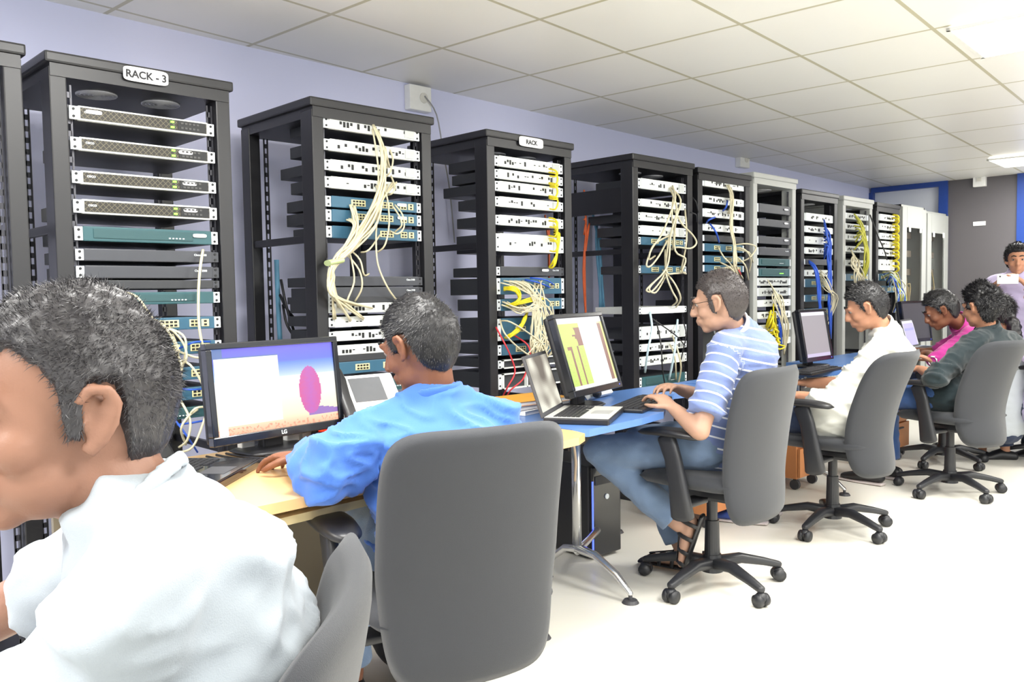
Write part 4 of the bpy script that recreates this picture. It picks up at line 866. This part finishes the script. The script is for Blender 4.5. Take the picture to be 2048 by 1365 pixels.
# person cut by the right edge
P = [D(2085, 830, 5.6), D(2088, 770, 5.6), D(2090, 715, 5.6), D(2090, 670, 5.6), D(2085, 630, 5.6)]
person('person cut off by the right edge, only the hair and a hand in view', P, 120, D(2080, 585, 5.6), 140, 5, 0,
       {'L': (D(2060, 715, 5.4), D(2042, 688, 5.5), {'dir': (-.3, .2, .3)}), 'R': (D(2090, 760, 5.9), D(2060, 740, 5.9))},
       {'L': (D(2010, 800, 5.9), D(2010, 900, 5.9)), 'R': (D(2060, 800, 6.0), D(2060, 900, 6.0))}, skin('skin_warm', (188, 136, 108)), fabricm('lilac_cotton', (184, 174, 206)), 'rolled', ddenim, blk,
       {'mat': blackhair, 'thick': .016, 'seed': 29, 'strands': 1500, 'slen': .018, 'wid': .0016, 'sub': 5}, .9, .17, .97, .0095, False, .004, 'shirt', eyes=False)
def wristwatch(p, d, label, col=(215, 215, 220)):
    t = thing('wristwatch', label, 'watch', tuple(p)); b = B(); d = V(d).normalized(); a, c = frame_of(d)
    loft(b, [a*.028*math.cos(x)+c*.028*math.sin(x) for x in [2*PI*i/20 for i in range(21)]], [(.008, .0025)]*21, d, 6, False); obj('strap', b, pm('steel_strap', col, .3, .8), t, True)
    b = B(); cyl(b, V((0, 0, .026)), V((0, 0, .034)), .014); obj('watch_face', b, wp, t)
wristwatch(D(1608, 766, 4.67), (-1, .6, 0), 'steel wristwatch on the white-shirt man')
wristwatch(D(1866, 723, 5.33), (-1, .3, 0), 'steel wristwatch on the dark-green-shirt man')

# ------------------------------------------------------------------ screens and desk things
def emit_mat(nm, st=1.0):
    m = bpy.data.materials.new(nm); m.use_nodes = True; nt = m.node_tree; b = nt.nodes['Principled BSDF']; a = nt.nodes.new('ShaderNodeAttribute'); a.attribute_name = 'content'
    nt.links.new(a.outputs['Color'], b.inputs['Emission Color']); b.inputs['Emission Strength'].default_value = st; b.inputs['Base Color'].default_value = (.02, .02, .02, 1); b.inputs['Roughness'].default_value = .3; return m
SCR = emit_mat('lit_screen', .55)
def screen(w_, h_, fn, parent, M, nx=120, ny=80, nm='screen'):
    me = bpy.data.meshes.new(nm); vs = []; fs = []; cols = []
    for j in range(ny+1):
        for i in range(nx+1): vs.append(M @ V(((i/nx-.5)*w_, 0, (j/ny-.5)*h_)))
    for j in range(ny):
        for i in range(nx): a = j*(nx+1)+i; fs.append((a, a+1, a+nx+2, a+nx+1)); cols.append(fn((i+.5)/nx, (j+.5)/ny))
    me.from_pydata(vs, [], fs); at_ = me.color_attributes.new('content', 'FLOAT_COLOR', 'CORNER')
    k = 0
    for c in cols:
        l = (*lin([x/255 for x in c]), 1)
        for q in range(4): at_.data[k].color = l; k += 1
    me.materials.append(SCR); o = bpy.data.objects.new(nm, me); C.objects.link(o); o.parent = parent; return o
def mixc(a, b, t): t = max(0, min(1, t)); return [a[i]+(b[i]-a[i])*t for i in range(3)]
def pic(x, y):
    if x < .52 and .10 < y < .90 or (x < .08): 
        if .885 < y and x < .52: return (90, 120, 180)
        if not (x < .02): return (252, 253, 255)
    if y > .62: c = mixc((205, 225, 255), mixc((110, 100, 225), (80, 130, 235), 1-(y-.62)/.38 if y > .8 else .9), (y-.62)/.2)
    elif y > .15: c = mixc((255, 240, 205), (240, 246, 255), (y-.15)/.47)
    else: c = mixc((240, 185, 150), (255, 240, 205), y/.15)
    dx = (x-.77)/.095; dy = (y-.42)/.30
    if dx*dx+dy*dy < 1: c = mixc((190, 90, 190), (222, 76, 140), abs(dx)*.6+.2*(noise.noise(V((x*30, y*30, 0)))+.5))
    elif .10 < y < .22 and x > .74+.6*(.22-y)*0 and y < .22-.35*(x-.78)**2-.18*(x-.75): c = (150, 110, 190)
    if y < .08 and noise.noise(V((x*60, y*40, 3))) > .2: c = (236, 160, 130)
    return c
def term(x, y):
    if y > .93: return (250, 250, 252)
    if y < .05: return (248, 248, 248)
    if x < .46:
        r = int(y*34); e = .34+.12*noise.noise(V((r*1.7, 0, 0)))
        if y > .60: return (205, 240, 110) if (x < e or y > .86) else (150, 100, 88)
        if .16 < x < .2+.03*noise.noise(V((r, 3, 0))) or .30 < x < .335+.01*noise.noise(V((r, 9, 0))): return (150, 100, 88)
        if y > .55 and x < .2: return (160, 110, 92) if x > .1 else (205, 240, 110)
        return (205, 240, 110) if noise.noise(V((x*60, y*60, 1))) < .35 else (180, 215, 90)
    if x < .88: return (255, 255, 255)
    if x < .955 and y < .90: return (146, 100, 88)
    return (252, 246, 170)
def greyscr(x, y):
    if y > .93: return (235, 235, 245)
    if y < .08: return (205, 195, 225)
    return (168, 162, 168)
def lilac(x, y): return (225, 222, 240) if y > .9 or x < .06 or x > .94 else ((170, 160, 235) if not .6 < y < .7 else (140, 140, 225))
def monitor(label, loc, yaw, w_, h_, fn, zc, tilt=0, stand='box', logo=None, power=None):
    t = thing('flat_monitor', label, 'monitor', loc, yaw); tb = Matrix.Translation((0, 0, zc)) @ Matrix.Rotation(-tilt, 4, 'X')
    b = B(); bz = .018; bt = .026
    for (x0, x1, z0, z1) in ((-w_/2-bz, w_/2+bz, h_/2, h_/2+bz), (-w_/2-bz, w_/2+bz, -h_/2-bt, -h_/2), (-w_/2-bz, -w_/2, -h_/2, h_/2), (w_/2, w_/2+bz, -h_/2, h_/2)): bb(b, x0, x1, -.008, .02, z0, z1, .003)
    b.transform(tb); bez = obj('bezel', b, pm('gloss_black', (22, 24, 30), .18, coat=.3), t)
    b = B(); bb(b, -w_/2-bz+.004, w_/2+bz-.004, .018, .045, -h_/2-bt+.004, h_/2+bz-.004, .012); bb(b, -w_*.3, w_*.3, .04, .06, -h_*.3, h_*.3, .01); b.transform(tb); obj('rear_housing', b, blk, t)
    screen(w_, h_, fn, t, tb @ Matrix.Translation((0, .0, 0)))
    b = B(); bb(b, -.035, .035, .03, .065, .01, zc-.02, .006); obj('stand_neck', b, blk, t)
    b = B(); plate(b, (0, .03, .008), (1, 0, 0), (0, 1, 0), .24, .17, .016, ns=8, sq=2.5 if stand == 'oval' else 5); obj('stand_base', b, blk, t, True)
    if logo: lettering(logo, .016, M_ear, bez, tb @ Matrix.Translation((0, -.0095, -h_/2-bt/2)) @ FRONT)
    b = B(); ell(b, tb @ V((w_/2-.01, -.0085, -h_/2-bt/2)), (.003, .0015, .003), None, 1); obj('power_led', b, pm('blue_led', (60, 80, 255), .4, emit=2), bez)
    return t
DZ = .7405
p = atz(550, 898, DZ); monitor('black widescreen monitor showing a balloon picture and a white window, on the wooden desk', (1.275, 2.285, DZ), math.radians(6), .425, .245, pic, .195, math.radians(6), 'box', 'LG')
monitor('black monitor showing green and brown blocks, on the blue desk', (2.60, 2.20, DZ), math.radians(14), .40, .285, term, .225, math.radians(17), 'oval')
monitor('black monitor with a dull grey screen, near the man in the white shirt', (4.80, 2.30, DZ), math.radians(0), .31, .265, greyscr, .195, math.radians(10), 'box')
monitor('dark monitor behind the lilac laptop screen, at the far desk', (6.72, 2.42, DZ), math.radians(-10), .34, .27, lambda x, y: (70, 68, 74), .21, math.radians(8))
keym = pm('key_black', (38, 38, 42), .5); keyl = pm('key_silver', (176, 176, 172), .5)
def keys(b, x0, x1, y0, y1, z, nx, ny, th=.004):
    for i in range(nx):
        for j in range(ny):
            if j == 0 and nx*.3 < i < nx*.65: continue
            cx = x0+(x1-x0)*(i+.5)/nx; cy = y0+(y1-y0)*(j+.5)/ny; bb(b, cx-(x1-x0)/nx*.42, cx+(x1-x0)/nx*.42, cy-(y1-y0)/ny*.4, cy+(y1-y0)/ny*.4, z, z+th)
    bb(b, x0+(x1-x0)*.31, x0+(x1-x0)*.64, y0+(y1-y0)/ny*.1, y0+(y1-y0)/ny*.9, z, z+th)
def keyboard(label, x, y, yaw, red=False, sc=1, w_=.44):
    t = thing('computer_keyboard', label, 'keyboard', (x, y, DZ), yaw); b = B(); bb(b, -w_/2, w_/2, -.075, .075, 0, .016, .006); obj('keyboard_body', b, blk, t)
    b = B(); keys(b, -w_/2+.01, w_/2-.12, -.055, .055, .016, 15, 5); obj('keys', b, keym, t)
    b = B(); keys(b, w_/2-.105, w_/2-.01, -.055, .055, .016, 4, 5); obj('number_pad', b, pm('red_keys', (205, 60, 70), .5) if red else keym, t)
keyboard('black keyboard with some red keys in front of the picture monitor', 1.40, 2.09, math.radians(22), True, w_=.40)
keyboard('black keyboard under the striped-polo man\'s hand', 2.775, 2.07, math.radians(20))
keyboard('black keyboard in front of the dull grey screen', 4.52, 2.17, math.radians(4))
def laptop(label, x, y, yaw, open_deg, base_mat, lid_mat, keym_, fn=None, w_=.34, d_=.235):
    t = thing('laptop_computer', label, 'laptop', (x, y, DZ), yaw)
    b = B(); bb(b, -w_/2, w_/2, -d_/2, d_/2, 0, .022, .005); bs = obj('base', b, blk if base_mat is keyl else base_mat, t)
    b = B(); bb(b, -w_/2+.003, w_/2-.003, -d_/2+.003, d_/2-.003, .022, .0235); obj('palm_rest', b, base_mat, bs)
    b = B(); keys(b, -w_/2+.02, w_/2-.02, -.01, d_/2-.03, .0235, 14, 6, .002); obj('keys', b, keym_, bs); b = B(); bb(b, -.045, .045, -d_/2+.02, -.03, .0235, .0242); obj('touchpad', b, dgrey if base_mat is not keyl else pm('touchpad_grey', (150, 150, 148), .35), bs)
    Mx = Matrix.Translation((0, d_/2, .02)) @ Matrix.Rotation(math.radians(open_deg-90)*-1, 4, 'X')
    b = B(); bb(b, -w_/2, w_/2, -.0, .008, 0, d_-.005, .003); b.transform(Mx); ld = obj('lid', b, lid_mat, t)
    screen(w_-.03, d_-.035, fn or (lambda x, y: (40, 40, 44)), ld, Mx @ Matrix.Translation((0, -.001, d_/2)), 40, 30)
def dull(x, y): n_ = noise.noise(V((x*3, y*3, 5))); return mixc((120, 110, 100), (235, 232, 215), .5+n_*1.2-(y-.5)*.8)  # beige-grey reflection on the laptop screen, painted as glowing content
laptop('black glossy laptop lying open on the wooden desk beside the nearest man', .925, 2.10, math.radians(-8+50), 118, pm('gloss_black', (22, 24, 30)), blk, keym, w_=.34)
laptop('silver laptop standing open on the blue desk, its screen turned to the right', 2.37, 2.02, math.radians(29), 108, keyl, dgrey, keym, dull, .33, .235)
laptop('small laptop with a lilac screen on the far desk', 6.55, 2.26, math.radians(5), 105, keyl, blk, keym, lilac, .30, .22)
# desk phone
def desk_phone(label, x, y, yaw, sc=1.0):
    t = thing('desk_phone', label, 'phone', (x, y, DZ), yaw); T = Matrix.Rotation(math.radians(52), 4, 'X') @ Matrix.Scale(sc, 4); T = Matrix.Translation((0, .0, .0)) @ T
    b = B(); bb(b, -.115, .125, 0, .21, 0, .028, .008); b.transform(T); bd = obj('phone_body', b, wp, t)
    b = B(); bb(b, -.035, .075, .11, .195, .028, .031); b.transform(T); obj('display', b, pm('phone_display', (92, 94, 98), .25), bd)
    b = B(); keys(b, -.03, .05, .015, .09, .028, 4, 5, .004); b.transform(T); obj('keys', b, pm('phone_keys', (205, 205, 205), .5), bd)
    b = B(); loft(b, [(-.088, .0, .05), (-.09, .05, .066), (-.09, .11, .066), (-.088, .17, .062), (-.086, .21, .045)], [(.026, .018), (.018, .013), (.018, .013), (.024, .015), (.027, .02)], V((1, 0, 0)), 14, True, 3); b.transform(T); obj('handset', b, blk, bd, True)
    b = B(); bb(b, -.08, .08, .06, .14, 0, .012, .004); b.transform(Matrix.Scale(sc, 4)); obj('phone_foot', b, dgrey, t)
    return t
desk_phone('white desk phone with a grey display and black handset, right of the picture monitor', 1.615, 2.28, math.radians(-6), 1.08)
desk_phone('pale desk phone lying behind the green-screen monitor', 2.86, 2.36, math.radians(12), .9)
# papers and books on the blue desk
for k, (c, lab) in enumerate([((226, 226, 228), 'white papers at the bottom of the stack on the blue desk'), ((120, 118, 140), 'grey-purple booklet in the stack on the blue desk'), ((238, 170, 60), 'orange and yellow booklet on top of the stack on the blue desk')]):
    t = thing('booklet', lab, 'booklet', (2.40, 2.36, DZ+.0005+k*.016), math.radians(10-8*k), 'stacked booklets'); b = B(); bb(b, -.15, .15, -.105, .105, .001, .0145, .001); obj('pages', b, paper, t)
    b = B(); bb(b, -.152, .152, -.107, .107, .0145, .0155); bb(b, -.152, .152, -.107, .107, 0, .001); bb(b, -.153, -.151, -.107, .107, 0, .0155); obj('cover', b, pm('booklet_cover_%d' % k, c, .5, 0, .15, 14), t)
# adapters behind the picture monitor, small items
for (u, v, y, lab) in ((492, 880, 2.36, 'white power adapter behind the picture monitor, left one'), (582, 878, 2.37, 'white power adapter behind the picture monitor, middle one'), (612, 872, 2.37, 'white power adapter behind the picture monitor, right one')):
    p = aty(u, v, y); b = B(); bb(b, p.x-.022, p.x+.022, p.y-.015, p.y+.015, DZ, DZ+.055, .005); tag(obj('power_adapter', b, pm('cream_plastic', (215, 213, 205))), lab, 'power adapter', 'power adapters')
p = aty(655, 850, 2.33); b = B(); bb(b, p.x-.05, p.x+.06, p.y-.02, p.y+.02, DZ, DZ+.035, .004); t = tag(obj('power_strip', b, blk), 'black power strip with a red switch behind the picture monitor', 'power strip')
b = B(); bb(b, p.x-.03, p.x-.005, p.y-.012, p.y+.012, DZ+.035, DZ+.044, .002); obj('red_switch', b, pm('red_switch', (255, 60, 30), .4, emit=.6), t)
def dcable(pts, col, label, group, r=.003):
    b = B(); tube(b, pts, r, 6, 5); tag(obj('desk_cable', b, CC[col], smooth=True), label, 'cable', group)
for k in range(6):
    x = 1.08+k*.03; dcable([(x, 2.36, DZ+.004), (x+.02, 2.24, DZ+.004), (x+.1, 2.13-.012*k, DZ+.004), (x+.2, 2.12-.01*k, DZ+.004), (x+.26, 2.2, DZ+.004)], 'black', 'black cable lying tangled under the picture monitor', 'black desk cables', .0035)
dcable([(1.27, 2.34, .93), (1.33, 2.36, .86), (1.4, 2.36, .80), (1.5, 2.3, DZ+.004)], 'black', 'black cable drooping from the picture monitor', 'black desk cables')
dcable([(2.24, 2.0, .70), (2.30, 2.02, .66), (2.36, 2.06, .58), (2.40, 2.1, .49)], 'tan', 'tan cable hanging under the corner of the blue desk', 'under-desk cables', .005)
dcable([aty(1152, 975, 2.5), aty(1170, 1010, 2.5), aty(1190, 1045, 2.5), V((aty(1205, 1062, 2.5).x, 2.5, .006))], 'blue', 'thin blue cable hanging to the floor beside the black computer tower', 'under-desk cables', .0035)
# tower pc
t = thing('computer_tower', 'black computer tower standing on the floor under the blue desk', 'computer', (2.98, 2.62, 0), math.radians(-4)); b = B(); bb(b, -.1, .1, -.2, .22, .01, .43, .008); obj('case', b, blk, t); b = B(); bb(b, -.095, .095, -.215, -.2, .015, .425, .006); fp = obj('front_panel', b, pm('gloss_black', (22, 24, 30)), t)
b = B(); bb(b, -.094, -.088, -.218, -.214, .05, .36); obj('blue_light', b, pm('blue_led', (60, 80, 255), .4, emit=2), fp)
b = B(); bb(b, -.075, .075, -.219, -.214, .34, .38); obj('disc_drive', b, dgrey, fp); b = B(); cyl(b, (0, -.22, .28), (0, -.214, .28), .012); obj('power_button', b, M_ear, fp)
t = thing('cable_tray', 'grey metal tray with white boxes hung under the blue desk', 'tray', (2.72, 2.5, .55)); b = B(); bb(b, -.2, .2, -.1, .1, -.01, 0); bb(b, -.2, .2, -.102, -.098, -.01, .03); bb(b, -.2, -.196, -.1, .1, 0, .165); bb(b, .196, .2, -.1, .1, 0, .165); obj('tray_body', b, pm('tray_grey', (128, 126, 116), .5), t)
for x0, x1, hh, lab in ((-.13, -.05, .12, 'taller white adapter in the tray under the blue desk'), (-.02, .03, .10, 'slimmer white adapter in the tray under the blue desk')):
    b = B(); bb(b, x0, x1, -.06, .0, .001, hh, .005); tag(obj('power_adapter', b, wp, None, False, (2.72, 2.5, .55)), lab, 'power adapter')
# backpack
t = thing('backpack', 'crumpled black bag on the floor beside the large front chair', 'bag', (1.63, 2.17, 0)); b = B(); ell(b, (0, 0, .17), (.12, .10, .17), None, 4); ell(b, (.05, -.05, .12), (.10, .07, .11), None, 3); me = remesh(b, .012, 3)
nrm = [v.normal.copy() for v in me.vertices]
for v, vn in zip(me.vertices, nrm): v.co += vn*.016*noise.noise(v.co*16)
o_ = bpy.data.objects.new('bag_body', me); me.materials.append(pm('black_nylon', (34, 34, 38), .6, bump=.3, bscale=60)); C.objects.link(o_); o_.parent = t
b = B(); loft(b, [(-.04, -.08, .27), (0, -.09, .36), (.04, -.08, .27)], [(.01, .004)]*3, None, 6); obj('strap', b, blk, t); b = B(); bb(b, .03, .045, -.135, -.13, .14, .2); obj('tag', b, pm('green_tag', (190, 200, 90), .5), t)
# ------------------------------------------------------------------ say which one: short leads by height, hanging cables by side
def tell_apart(key, axis, word, rev):
    L_ = [o for o in C.objects if o.get('group') == key]
    def mid(o): return sum(v.co[axis] for v in o.data.vertices)/len(o.data.vertices)
    L_.sort(key=mid, reverse=rev); by = {}
    for o in L_: by.setdefault(o['label'], []).append(o)
    for lab, os_ in by.items():
        if len(os_) > 1:
            for k, o in enumerate(os_): o['label'] = lab+', '+ORD[k]+' from the '+word
ORD[0] = 'first'
for g_ in ('yellow leads looping at the right of the third rack', 'yellow leads of the last black rack'): tell_apart(g_, 2, 'top', True)
for g_ in ('red cables on the third rack', 'blue cables on the third rack', 'blue cables on the RACK - 3 rack', 'pale blue cables', 'black cables on the cream-loop rack', 'blue cables of that rack', 'rear black cables', 'orange rear cables', 'light blue rear cables', 'orange cables in the third rack', 'blue cables of the first white rack'): tell_apart(g_, 0, 'left', False)
